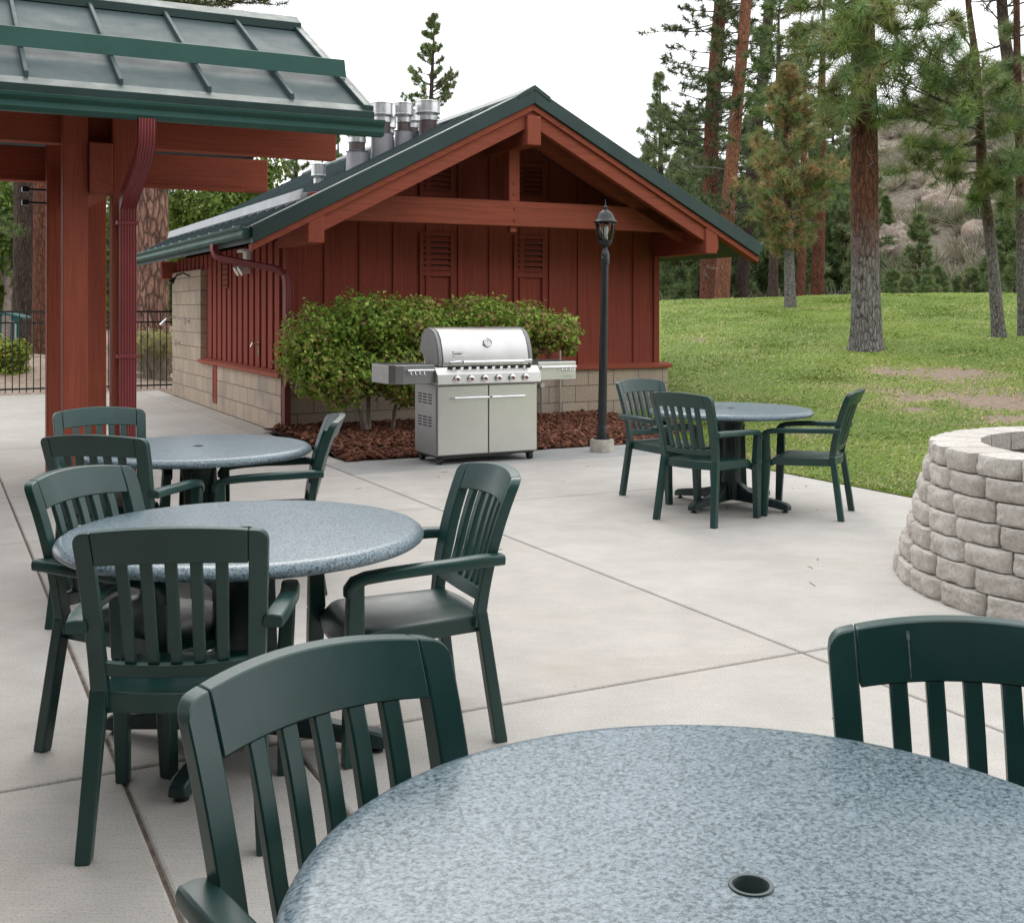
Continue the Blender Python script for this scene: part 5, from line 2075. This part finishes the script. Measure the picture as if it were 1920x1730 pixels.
far_pine("pine_tree", "stout reddish trunk between the young pine and the big lawn pine", p, [0.28, 0.26, 0.24, 0.18, 0.05], M_BARK_RED, 4.0, 13.5, 48, lambda t: 2.6 - 1.2 * t, PINE, 36, group=GFAR)
# slender firs behind the right roof slope
for k, (px, top, Y, wpx, lab, pal) in enumerate((
        (1237, 132, 58, 92, "pointed fir standing clear against the sky right of the gable", PINE_L),
        (1291, 196, 62, 78, "smaller pointed fir just right of the tallest fir", PINE_L),
        (1272, 330, 54, 70, "round topped green pine low behind the right roof slope", PINE),
        (1385, 330, 56, 80, "dense green pine behind the orange barked trunk", PINE),
        (1562, 330, 58, 60, "green pine half hidden behind the big lawn pine", PINE),
        (1722, 398, 44, 34, "small pointed green pine on the slope in front of the boulders", PINE_L),
        (1885, 395, 42, 46, "small green pine right of the leaning trunk", PINE),
        (1310, 440, 50, 60, "low spreading pine at the left end of the rocks", PINE))):
    x = (px - CX) / F * Y
    zb = HH(x, Y) - 0.3 if Y > 50 else H(x, Y)
    top_z = at(px, top, Y).z
    hgt = top_z - zb
    Wm = wpx / F * Y
    p = [Vector((x, Y, zb)), Vector((x + 0.05, Y, zb + hgt * 0.5)), Vector((x, Y, top_z))]
    far_pine("fir_tree" if k < 2 else "pine_tree", lab, p, [0.022 * hgt, 0.013 * hgt, 0.01], M_BARK_DARK, 0.10 * hgt, 0.99 * hgt, int(70 + hgt * 10), lambda t, W=Wm: 1.15 * W * (1.0 - t) ** 0.8 + 0.15, pal, 50 + k, per=9, ln=0.22 if k > 4 else 0.30, wd=0.026 if k > 4 else 0.034, el=(-0.25, 0.25), curve=0.5, twigs=8, rb=0.02)

# taller pines filling in behind the tall trunks
for k, (px, top, Y, wpx) in enumerate(((1262, 395, 57, 70), (1330, 250, 60, 90), (1362, 310, 54, 80), (1408, 215, 64, 90), (1436, 300, 58, 84), (1470, 230, 66, 90), (1215, 270, 60, 70), (1268, 290, 64, 80), (1560, 180, 72, 80), (1530, 240, 62, 70), (1512, 330, 60, 72), (1548, 270, 66, 84), (1585, 360, 56, 60), (1605, 250, 70, 80), (1300, 240, 70, 70), (1500, 410, 54, 60))):
    x = (px - CX) / F * Y
    zb = HH(x, Y) - 0.3
    top_z = at(px, top, Y).z
    hgt = top_z - zb
    Wm = wpx / F * Y * 0.75
    p = [Vector((x, Y, zb)), Vector((x + 0.1, Y, zb + hgt * 0.5)), Vector((x, Y, top_z))]
    far_pine("pine_tree", "full green pine filling in between the tall trunks behind the bank", p, [0.02 * hgt, 0.013 * hgt, 0.01], M_BARK_DARK, 0.06 * hgt, 0.99 * hgt, int(80 + hgt * 9), lambda t, W=Wm: W * (1.0 - t) ** 0.65 * (0.75 + 0.5 * math.sin(t * 23) ** 2) + 0.2, [PINE_L, PINE, PINE_L][k % 3], 140 + k, per=12, ln=0.32, wd=0.038, el=(-0.25, 0.3), curve=0.4, twigs=8, rb=0.025, group="full pines between the tall trunks", steps=12)

# low young pines along the back of the bank: countable saplings
for k, (px, top, Y, wpx) in enumerate(((1672, 508, 40, 26), (1700, 520, 41, 20), (1762, 498, 42, 26), (1738, 520, 39, 22), (1822, 500, 43, 26), (1648, 515, 42, 20), (1795, 520, 44, 22), (1862, 470, 45, 26), (1900, 480, 40, 26), (1597, 470, 46, 26))):
    x = (px - CX) / F * Y
    zb = H(x, Y)
    top_z = at(px, top, Y).z
    hgt = top_z - zb
    Wm = wpx / F * Y
    p = [Vector((x, Y, zb)), Vector((x + 0.03, Y, zb + hgt * 0.5)), Vector((x, Y, top_z))]
    labs = "low green pine sapling at the foot of the rocky slope behind the lawn"
    far_pine("pine_sapling", labs, p, [0.05, 0.03, 0.008], M_BARK_DARK, 0.05 * hgt, 0.98 * hgt, 34, lambda t, W=Wm: W * (1.0 - t) ** 0.7 + 0.1, PINE_L, 80 + k, per=24, ln=0.2, wd=0.022, el=(0.0, 0.5), twigs=5, rb=0.012, group="pine saplings at the foot of the slope", steps=12)

# scattered pines up the slope
rf_ = random.Random(93)
k = 0
tries = 0
while k < 34 and tries < 400:
    tries += 1
    px = rf_.uniform(1255, 1915)
    Y = rf_.uniform(54, 92)
    if 1640 < px and rf_.random() < 0.86:
        continue
    x = (px - CX) / F * Y
    zb = HH(x, Y) - 0.2
    hgt = rf_.uniform(3.5, 7.5) if px < 1600 else rf_.uniform(2.5, 5.0)
    Wm = hgt * rf_.uniform(0.17, 0.26)
    p = [Vector((x, Y, zb)), Vector((x + 0.05, Y, zb + hgt * 0.5)), Vector((x, Y, zb + hgt))]
    far_pine("slope_pine", "mid sized green pine growing up the brushy slope behind the tall trunks", p, [0.02 * hgt, 0.012 * hgt, 0.01], M_BARK_DARK, 0.08 * hgt, 0.98 * hgt, 46, lambda t, W=Wm: W * (1.0 - t) ** 0.7 + 0.12, rf_.choice([PINE, PINE_L, PINE]), 200 + k, per=20, ln=0.34, wd=0.045, el=(-0.1, 0.4), twigs=5, rb=0.025, group="pines on the brushy slope", steps=10)
    k += 1

# --- behind the buildings
Y = 42
x = at(815, 0, Y).x
top = at(815, 30, Y).z
p = [Vector((x - 0.25, Y, 0.5)), Vector((x - 0.2, Y, 7)), Vector((x, Y, top))]
far_pine("pine_tree", "pointed pine rising behind the roof vents", p, [0.22, 0.12, 0.012], M_BARK_DARK, 4.0, top - 0.4, 92, lambda t: 2.0 * (1 - t) ** 0.8 + 0.12, PINE_L, 101, per=26, ln=0.17, wd=0.024, el=(0.0, 0.55), curve=0.55, twigs=6, rb=0.022)
Y = 27
b = Vector(at(285, 700, Y))
b.z = H(b.x, b.y)
T = Plant("pine_tree", "huge plated pine trunk behind the fence, between post and restroom building", "tree", b, seed=110)
T.trunk([b - Vector((0, 0, 0.15)), at(286, 560, Y), at(286, 350, Y), at(287, 100, Y), at(288, -60, Y), at(290, -300, Y)], [0.43, 0.375, 0.36, 0.36, 0.33, 0.15], M_BARK_PLATE, 36, 0.06, 0.2, 110)
for px1, py1, dy in ((470, 15, -1), (430, 25, -2), (400, 10, -1.5), (500, 5, 0), (360, 20, -2), (330, 10, -2), (455, -20, -1), (180, 0, -1), (240, -10, -2), (420, -40, -2), (480, -40, -1), (505, 22, -0.5), (470, 30, -1.5), (445, 34, -1), (395, 28, -2), (350, 24, -2.4)):
    px_branch(T, 288, py1 - 40, px1, py1, Y, dy, 0.035, 10, 0.6, 0.25)
for k in range(26):
    T.branch(T.rng.uniform(8.6, 12.0), T.rng.uniform(0, 6.28), T.rng.uniform(1.4, 2.8), T.rng.uniform(-0.1, 0.3), 0.3, 0.035, 8)
T.needles(36, 0.24, 0.014, [(0.05, 0.085, 0.025), (0.07, 0.105, 0.03), (0.10, 0.11, 0.045), (0.15, 0.10, 0.05)], along=0.7)
T.finish()
for px, Y, r, lab, bark, seed in ((48, 31, 0.34, "dark pine trunk behind the fence at the left edge", M_BARK_DARK, 111), (76, 28.5, 0.20, "narrow reddish pine trunk beside the left red post", M_BARK_RED, 112)):
    b = Vector(at(px, 700, Y))
    b.z = H(b.x, b.y)
    T = Plant("pine_tree", lab, "tree", b, seed=seed)
    T.trunk([b - Vector((0, 0, 0.2)), at(px + 1, 560, Y), at(px + 2, 350, Y), at(px + 3, 0, Y), at(px + 4, -250, Y)], [r * 1.15, r, r * 0.95, r * 0.8, r * 0.3], bark, 28, 0.06, 0.2, 70)
    for k in range(26):
        T.branch(T.rng.uniform(2.6, 11) if seed == 111 else T.rng.uniform(8, 12), T.rng.uniform(0, 6.28), T.rng.uniform(1.0, 2.4), T.rng.uniform(-0.5, 0.1), 0.1, 0.02, 7)
    T.needles(30, 0.2, 0.015, PINE)
    T.finish()
for k, (px, top, Y, wpx, lab) in enumerate(((556, 250, 44, 60, "dark pine seen between pavilion beam and restroom roof"), (634, 240, 50, 24, "slim pine tip just left of the roof vents"), (604, 275, 47, 46, "short pine left of the slim pine tip above the roof"))):
    x = (px - CX) / F * Y
    top_z = at(px, top, Y).z
    p = [Vector((x, Y, 0.4)), Vector((x, Y, top_z * 0.5)), Vector((x, Y, top_z))]
    far_pine("pine_tree", lab, p, [0.2, 0.12, 0.012], M_BARK_DARK, 2.0, top_z - 0.4, 70, lambda t, W=wpx / F * Y: W * (1 - t) ** 0.7 + 0.12, PINE_L, 120 + k, per=26, ln=0.19, wd=0.026, el=(0, 0.5), curve=0.5, twigs=6, rb=0.02)


def leafy(name, label, cat, base, blobs, n, size, pal, seed, stems=(), group=None, shell_=0.55, flat=0.4, mat=None):
    """Leaves spread through the outer part of several overlapping volumes."""
    rs = np.random.RandomState(seed)
    root = thing(name, label, cat, tuple(base), 0, group)
    base = Vector(base)
    bl = np.array([[*(Vector(c) - base), *r] for c, r in blobs])
    vol = (bl[:, 3] * bl[:, 4] * bl[:, 5]) ** 0.66
    pick = rs.choice(len(bl), n, p=vol / vol.sum())
    v = rs.randn(n, 3)
    v /= np.linalg.norm(v, axis=1, keepdims=True)
    rad = (1 - shell_ * rs.rand(n) ** 1.6)
    ph = rs.rand(len(bl)) * 10
    wob = np.array([1 + 0.34 * mnoise.noise(Vector((v[i, 0] * 2.6 + ph[pick[i]], v[i, 1] * 2.6, v[i, 2] * 2.6))) + 0.24 * mnoise.noise(Vector((v[i, 0] * 6 + ph[pick[i]], v[i, 1] * 6, v[i, 2] * 6))) for i in range(n)])
    C = bl[pick, :3] + v * bl[pick, 3:] * (rad * wob)[:, None]
    nrm = v * np.array([1, 1, 1]) + rs.randn(n, 3) * 0.55 + np.array([0, 0, flat])
    nrm /= np.linalg.norm(nrm, axis=1, keepdims=True)
    t = np.cross(nrm, rs.randn(n, 3))
    t /= np.linalg.norm(t, axis=1, keepdims=True)
    t[:, 2] -= 0.35
    t /= np.linalg.norm(t, axis=1, keepdims=True)
    u = np.cross(nrm, t)
    s = size * (0.55 + 0.75 * rs.rand(n))[:, None]
    fold = nrm * s * 0.16
    V = np.stack([C - t * s * 0.5, C - u * s * 0.42 - t * s * 0.12 + fold, C - u * s * 0.30 + t * s * 0.22 + fold, C + t * s * 0.62, C + u * s * 0.30 + t * s * 0.22 + fold, C + u * s * 0.42 - t * s * 0.12 + fold], 1).reshape(-1, 3)
    o = (np.arange(n) * 6)[:, None]
    Fq = np.concatenate([o + np.array([[0, 3, 2, 1]]), o + np.array([[0, 5, 4, 3]])])
    pal = np.array(pal)
    patch = np.array([mnoise.noise(Vector(c) * (0.9 / max(0.2, size * 14)) + Vector((seed, 0, 0))) for c in C])
    k = np.clip((0.5 + 0.5 * patch + 0.33 * rs.randn(n)) * len(pal), 0, len(pal) - 1).astype(int)
    col = pal[k] * (0.65 + 0.7 * rs.rand(n, 1))
    np_mesh("foliage", V, Fq, mat or M_LEAF, root, np.repeat(col, 6, axis=0))
    if stems:
        mb = MB()
        for path, r in stems:
            mb.tube([Vector(q) - base for q in path], r, 8)
        mb.build("stems", M_TWIG, root, smooth=60)
    return root


# --- shrubs behind the grill
SH = [(0.151, 0.262, 0.045), (0.206, 0.34, 0.057), (0.278, 0.428, 0.073), (0.365, 0.515, 0.095), (0.476, 0.595, 0.134), (0.237, 0.349, 0.064), (0.428, 0.293, 0.134)]


def blob(px, py, rx, rz, Y, ry):
    return (at(px, py, Y), (rx / F * Y, ry, rz / F * Y))


Y = 13.15
bl = [blob(598, 640, 74, 66, Y, 0.55), blob(690, 605, 92, 54, Y + 0.2, 0.6), blob(778, 612, 74, 58, Y + 0.3, 0.55), blob(640, 700, 86, 60, Y - 0.1, 0.55), blob(560, 672, 40, 42, Y, 0.4), blob(740, 690, 84, 60, Y + 0.15, 0.55), blob(600, 722, 44, 26, Y - 0.05, 0.3), blob(765, 735, 40, 30, Y + 0.25, 0.35), blob(840, 640, 40, 60, Y + 0.4, 0.45)]
st = []
rr = random.Random(2)
b0 = at(688, 0, 13.3)
b0 = Vector((b0.x, 13.3, 0.02))
st.append(([b0, at(676, 770, 13.25), at(655, 730, 13.2), at(640, 690, 13.15), at(620, 640, 13.1)], [0.040, 0.034, 0.029, 0.022, 0.010]))
st.append(([b0 + Vector((0.02, 0.05, 0)), at(690, 740, 13.4), at(700, 690, 13.4), at(715, 620, 13.4)], [0.03, 0.025, 0.02, 0.008]))
b1 = Vector((at(735, 0, 13.5).x, 13.5, 0.02))
st.append(([b1, at(742, 760, 13.5), at(746, 710, 13.5), at(760, 640, 13.5)], [0.026, 0.022, 0.018, 0.006]))
for k in range(46):
    q = rr.choice(bl)
    c = Vector(q[0])
    e = c + Vector((rr.uniform(-1, 1) * q[1][0], rr.uniform(-1, 0.6) * q[1][1], rr.uniform(-0.6, 1) * q[1][2])) * 0.98
    m0 = rr.choice(st[:3])[0][2]
    m = (Vector(m0) + e) / 2 + Vector((rr.uniform(-0.1, 0.1), 0, rr.uniform(-0.1, 0.05)))
    st.append(([m0, m, e], [0.010, 0.007, 0.003]))
leafy("shrub", "large rounded green shrub with reddish leaf tips, left of the grill", "shrub", b0, bl, 25000, 0.045, SH, 31, st, shell_=0.7)
Y = 13.9
bl = [blob(905, 600, 62, 46, Y, 0.5), blob(972, 606, 66, 42, Y, 0.5), blob(1040, 622, 46, 38, Y, 0.45), blob(930, 645, 90, 50, Y + 0.1, 0.5), blob(1066, 622, 22, 26, Y - 0.1, 0.3), blob(1068, 655, 14, 14, Y - 0.1, 0.15), blob(870, 590, 40, 34, Y, 0.4)]
b2 = Vector((at(965, 0, 13.9).x, 13.9, 0.02))
st = [([b2, b2 + Vector((-0.05, 0, 0.5)), b2 + Vector((-0.2, 0, 1.0)), b2 + Vector((-0.35, 0, 1.4))], [0.035, 0.03, 0.022, 0.008]), ([b2, b2 + Vector((0.1, 0, 0.6)), b2 + Vector((0.3, -0.05, 1.0)), b2 + Vector((0.55, -0.1, 1.2))], [0.03, 0.024, 0.016, 0.006])]
for k in range(26):
    q = rr.choice(bl)
    c = Vector(q[0])
    e = c + Vector((rr.uniform(-1, 1) * q[1][0], rr.uniform(-1, 0.6) * q[1][1], rr.uniform(-0.8, 1) * q[1][2]))
    m0 = rr.choice(st[:2])[0][2]
    st.append(([m0, (Vector(m0) + e) / 2, e], [0.010, 0.007, 0.003]))
for e in ((1030, 665), (1045, 640), (1060, 650), (1022, 640), (1052, 668)):
    st.append(([b2 + Vector((0.3, -0.05, 1.0)), at(1026, 668, 13.8), at(*e, 13.75)], [0.008, 0.006, 0.003]))
leafy("shrub", "green shrub behind the grill lid, reaching towards the lamp post", "shrub", b2, bl, 14000, 0.045, SH, 33, st, shell_=0.7)

# --- leafy trees behind the fence and the restroom building
ASP = [(0.09, 0.16, 0.025), (0.13, 0.20, 0.035), (0.17, 0.24, 0.05), (0.21, 0.27, 0.07), (0.10, 0.15, 0.03)]
DRK = [(0.049, 0.105, 0.025), (0.077, 0.14, 0.031), (0.112, 0.182, 0.042), (0.168, 0.238, 0.056)]


def broad(label, px, Y, blobs, n, pal, seed, size=0.14):
    b = at(px, 0, Y)
    b = Vector((b.x, Y, H(b.x, Y)))
    bl = [blob(x, y, rx, rz, Y + dy, rx / F * Y * 0.8) for x, y, rx, rz, dy in blobs]
    st = [([b, b + Vector((0.1, 0, 1.5)), b + Vector((0.0, 0, 3.0)), Vector(bl[0][0])], [0.16, 0.13, 0.10, 0.03])]
    for c, r in bl:
        st.append(([b + Vector((0, 0, 1.8)), (b + Vector((0, 0, 2.0)) + Vector(c)) / 2 + Vector((0.1, 0, 0.2)), Vector(c)], [0.08, 0.05, 0.02]))
    return leafy("leafy_tree", label, "tree", b, bl, n, size, pal, seed, st, shell_=0.8, flat=0.2)


broad("bright green leafy tree above the far eave of the restroom building", 400, 38, ((400, 400, 80, 60, 0), (350, 450, 60, 60, 1), (460, 350, 60, 50, 0.5), (500, 320, 40, 40, 1), (330, 380, 40, 60, 0), (420, 340, 60, 40, 1)), 9500, ASP, 41)
broad("mid green leafy tree at the left edge behind the fence", 10, 36, ((10, 420, 60, 90, 0), (60, 480, 50, 70, 1), (-30, 500, 60, 80, 0), (30, 350, 60, 50, 1), (85, 400, 36, 60, 2), (10, 540, 60, 50, 1)), 9000, DRK, 42)
broad("shadowed green tree between the left trunks and the fence", 110, 44, ((110, 420, 90, 110, 0), (180, 480, 80, 90, 0), (60, 330, 70, 80, 1), (240, 430, 70, 110, 1), (140, 560, 90, 50, 0), (220, 560, 80, 50, 0)), 9000, DRK, 43, 0.16)
broad("pale green tree behind the huge plated trunk", 330, 46, ((320, 470, 40, 90, 0), (330, 560, 50, 50, 0), (260, 560, 50, 60, 0), (250, 480, 50, 70, 0)), 5000, ASP, 44, 0.16)
# yellowish shrubs at the fence
JUN = [(0.13, 0.19, 0.025), (0.22, 0.27, 0.035), (0.32, 0.33, 0.045), (0.38, 0.36, 0.07)]
Y = 22.5
b = at(10, 0, Y)
b = Vector((b.x, Y, H(b.x, Y)))
leafy("juniper_shrub", "yellow green spreading juniper behind the left stretch of fence", "shrub", b, [blob(0, 668, 36, 34, Y, 0.4), blob(32, 665, 24, 26, Y, 0.35), blob(14, 700, 40, 22, Y - 0.1, 0.4), (at(-40, 680, Y), (0.5, 0.4, 0.35))], 5200, 0.075, JUN, 51, shell_=0.7, flat=0.9)
Y = 23.6
b = at(292, 0, Y)
b = Vector((b.x, Y, H(b.x, Y) - 0.05))
T = Plant("rabbitbrush", "straw coloured bush with yellow flower tips behind the fence", "shrub", b, seed=61)
T.P, T.R = [Vector((0, 0, 0)), Vector((0, 0, 0.3))], [0.1, 0.1]
for k in range(210):
    a, el = T.rng.uniform(0, 6.28), T.rng.uniform(0.75, 1.5)
    T.branch(0.05, a, T.rng.uniform(0.75, 1.1), el, 0.2, 0.007, 3, 0.35, False, None, 0.16, start=T.base + Vector((T.rng.gauss(0, 0.22), T.rng.gauss(0, 0.18), 0)), jitter=0.06)
T.needles(12, 0.07, 0.012, [(0.50, 0.44, 0.20), (0.56, 0.50, 0.26), (0.42, 0.39, 0.24)], M_LEAF)
T.wood.build("branches", plain("pale straw twig", (0.36, 0.32, 0.26), 0.9, 0, 0.3, 6), T.root, smooth=60)

# --- boulders on the slope
rk = random.Random(17)
protos = []


def rock_mesh(seed):
    bm = bmesh.new()
    bmesh.ops.create_icosphere(bm, subdivisions=4, radius=1.0)
    rp = random.Random(seed + 40)
    planes = [Vector((rp.gauss(0, 1), rp.gauss(0, 1), rp.gauss(0, 1))).normalized() for _ in range(9)]
    for v in bm.verts:
        d = v.co.normalized()
        n = mnoise.fractal(d * 1.1 + Vector((seed * 7.3, 0, 0)), 1.0, 2.0, 4)
        p = d.copy()
        for q in planes:
            k = p.dot(q) - 0.74
            if k > 0:
                p -= q * k * 0.9
        v.co = p * (1 + 0.16 * n)
        v.co.z = max(-0.5, v.co.z)
    for f in bm.faces:
        f.smooth = True
    me = bpy.data.meshes.new("boulder")
    bm.to_mesh(me)
    bm.free()
    me.set_sharp_from_angle(angle=math.radians(32))
    me.materials.append(M_ROCK)
    return me


rocks = [rock_mesh(k) for k in range(5)]
spots = []
for cx, cy, n, sx, sy, smin, smax in ((1310, 535, 14, 26, 18, 0.3, 0.75), (1440, 480, 12, 18, 22, 0.35, 0.8), (1680, 465, 26, 34, 32, 0.4, 1.0), (1780, 375, 30, 55, 26, 0.5, 1.15), (1850, 400, 16, 30, 40, 0.5, 1.2), (1868, 160, 5, 10, 34, 0.9, 1.6), (1660, 425, 9, 16, 18, 0.5, 1.0), (1890, 480, 10, 20, 30, 0.35, 0.8), (1740, 320, 8, 50, 24, 0.5, 1.1), (1570, 520, 8, 20, 12, 0.25, 0.6)):
    for k in range(n):
        spots.append((rk.gauss(cx, sx * 0.6), rk.gauss(cy, sy * 0.6), rk.uniform(smin, smax)))
for k, (px, py, s) in enumerate(spots):
    hit = None
    for q in range(400):
        Y = 50.5 + q * 0.25
        c = at(px, py, Y)
        if HH(c.x, Y) >= c.z:
            hit = c
            break
    if hit is None:
        continue
    o = bpy.data.objects.new("boulder", rocks[k % 5])
    COL.objects.link(o)
    o.location = (hit.x, hit.y, HH(hit.x, hit.y) + s * 0.18)
    o.rotation_euler = (rk.uniform(-0.3, 0.3), rk.uniform(-0.3, 0.3), rk.uniform(0, 6.28))
    o.scale = (s * rk.uniform(0.8, 1.3), s * rk.uniform(0.7, 1.1), s * rk.uniform(0.6, 1.25))
    tag(o, "pale tan granite boulder among dry brush on the far slope", "boulder", "granite boulders on the far slope")

# dry brush covering the slope: nobody could count it
rs = np.random.RandomState(77)
mB, tC, tD, tK = [], [], [], []
V, Fq, Cc = [], [], []
cnt = 0
for k in range(1500):
    Y = 51 + 70 * rs.rand() ** 1.3
    kk = rs.uniform(0.09, 0.47)
    x = kk * Y
    z = HH(x, Y)
    r = rs.uniform(0.5, 1.6)
    n = 150
    v = rs.randn(n, 3)
    v[:, 2] = np.abs(v[:, 2]) * 0.9
    v /= np.linalg.norm(v, axis=1, keepdims=True)
    ln = r * (0.55 + 0.6 * rs.rand(n))[:, None]
    st_ = v * ln * (0.35 * rs.rand(n))[:, None]
    tp = v * ln + rs.randn(n, 3) * 0.12 * r
    sd = np.cross(v, rs.randn(n, 3))
    sd /= np.linalg.norm(sd, axis=1, keepdims=True)
    sd *= 0.016 + 0.022 * rs.rand(n)[:, None]
    tri = np.stack([st_ - sd, st_ + sd, tp + sd * 0.3, tp - sd * 0.3], 1) + np.array([x, Y, z])
    V.append(tri.reshape(-1, 3))
    Fq.append(np.arange(n * 4).reshape(-1, 4) + cnt)
    cnt += n * 4
    c0 = np.array([[0.26, 0.222, 0.20], [0.30, 0.265, 0.225], [0.21, 0.21, 0.14], [0.15, 0.18, 0.085], [0.31, 0.275, 0.21], [0.23, 0.22, 0.17]])[rs.randint(5)]
    Cc.append(np.repeat(c0 * (0.6 + 0.8 * rs.rand(n, 1)), 4, axis=0))
tag(kind(np_mesh("brush", np.concatenate(V), np.concatenate(Fq), M_BRUSH, cols=np.concatenate(Cc)), "stuff"), "grey brown dry brush covering the far rocky slope", "brush")

# pine wood added unseen behind and left of the camera to block low sky light
V, Fq, Cc, cnt = [], [], [], 0
for k in range(175):
    a = rs.uniform(-1.25, 1.85) + math.pi
    d_ = rs.uniform(12, 26)
    x, Y = d_ * math.sin(a), d_ * math.cos(a)
    hgt = rs.uniform(8, 15)
    n = 520
    t = rs.rand(n) ** 1.1
    q = rs.rand(n) * 6.283
    R_ = (1 - t) ** 0.7 * hgt * 0.2 * (0.4 + 0.7 * rs.rand(n)) + 0.1
    c = np.stack([x + R_ * np.cos(q), Y + R_ * np.sin(q), 0.3 + t * hgt], -1)
    d1, d2 = rs.randn(n, 3) * 0.42, rs.randn(n, 3) * 0.42
    V.append(np.stack([c - d1, c + d2, c + d1], 1).reshape(-1, 3))
    Fq.append(np.arange(n * 3).reshape(-1, 3) + cnt)
    cnt += n * 3
    Cc.append(np.repeat(np.array([[0.06, 0.09, 0.04]]) * (0.6 + 0.9 * rs.rand(n, 1)), 3, axis=0))
tag(kind(np_mesh("shade_wood", np.concatenate(V), np.concatenate(Fq), M_NEEDLE, cols=np.concatenate(Cc)), "stuff"), "pine wood added unseen behind the camera for shade", "wood")

# distant wood closing the horizon to the left, one mass
V, Fq, Cc, cnt = [], [], [], 0
for k in range(260):
    Y = rs.uniform(62, 110)
    x = rs.uniform(-0.55, 0.12) * Y
    hgt = rs.uniform(4, 9.5)
    n = 220
    t = rs.rand(n) ** 1.3
    a = rs.rand(n) * 6.283
    R_ = (1 - t) ** 0.8 * hgt * 0.24 * (0.5 + 0.6 * rs.rand(n))
    c = np.stack([x + R_ * np.cos(a), Y + R_ * np.sin(a), 0.2 + t * hgt], -1)
    d1 = rs.randn(n, 3) * 0.28
    d2 = rs.randn(n, 3) * 0.28
    V.append(np.stack([c - d1, c + d2, c + d1], 1).reshape(-1, 3))
    Fq.append(np.arange(n * 3).reshape(-1, 3) + cnt)
    cnt += n * 3
    Cc.append(np.repeat(np.array([[0.075, 0.115, 0.05]]) * (0.6 + 0.9 * rs.rand(n, 1)), 3, axis=0))
tag(kind(np_mesh("far_wood", np.concatenate(V), np.concatenate(Fq), M_NEEDLE, cols=np.concatenate(Cc)), "stuff"), "far green wood seen low behind the fence and building", "wood")
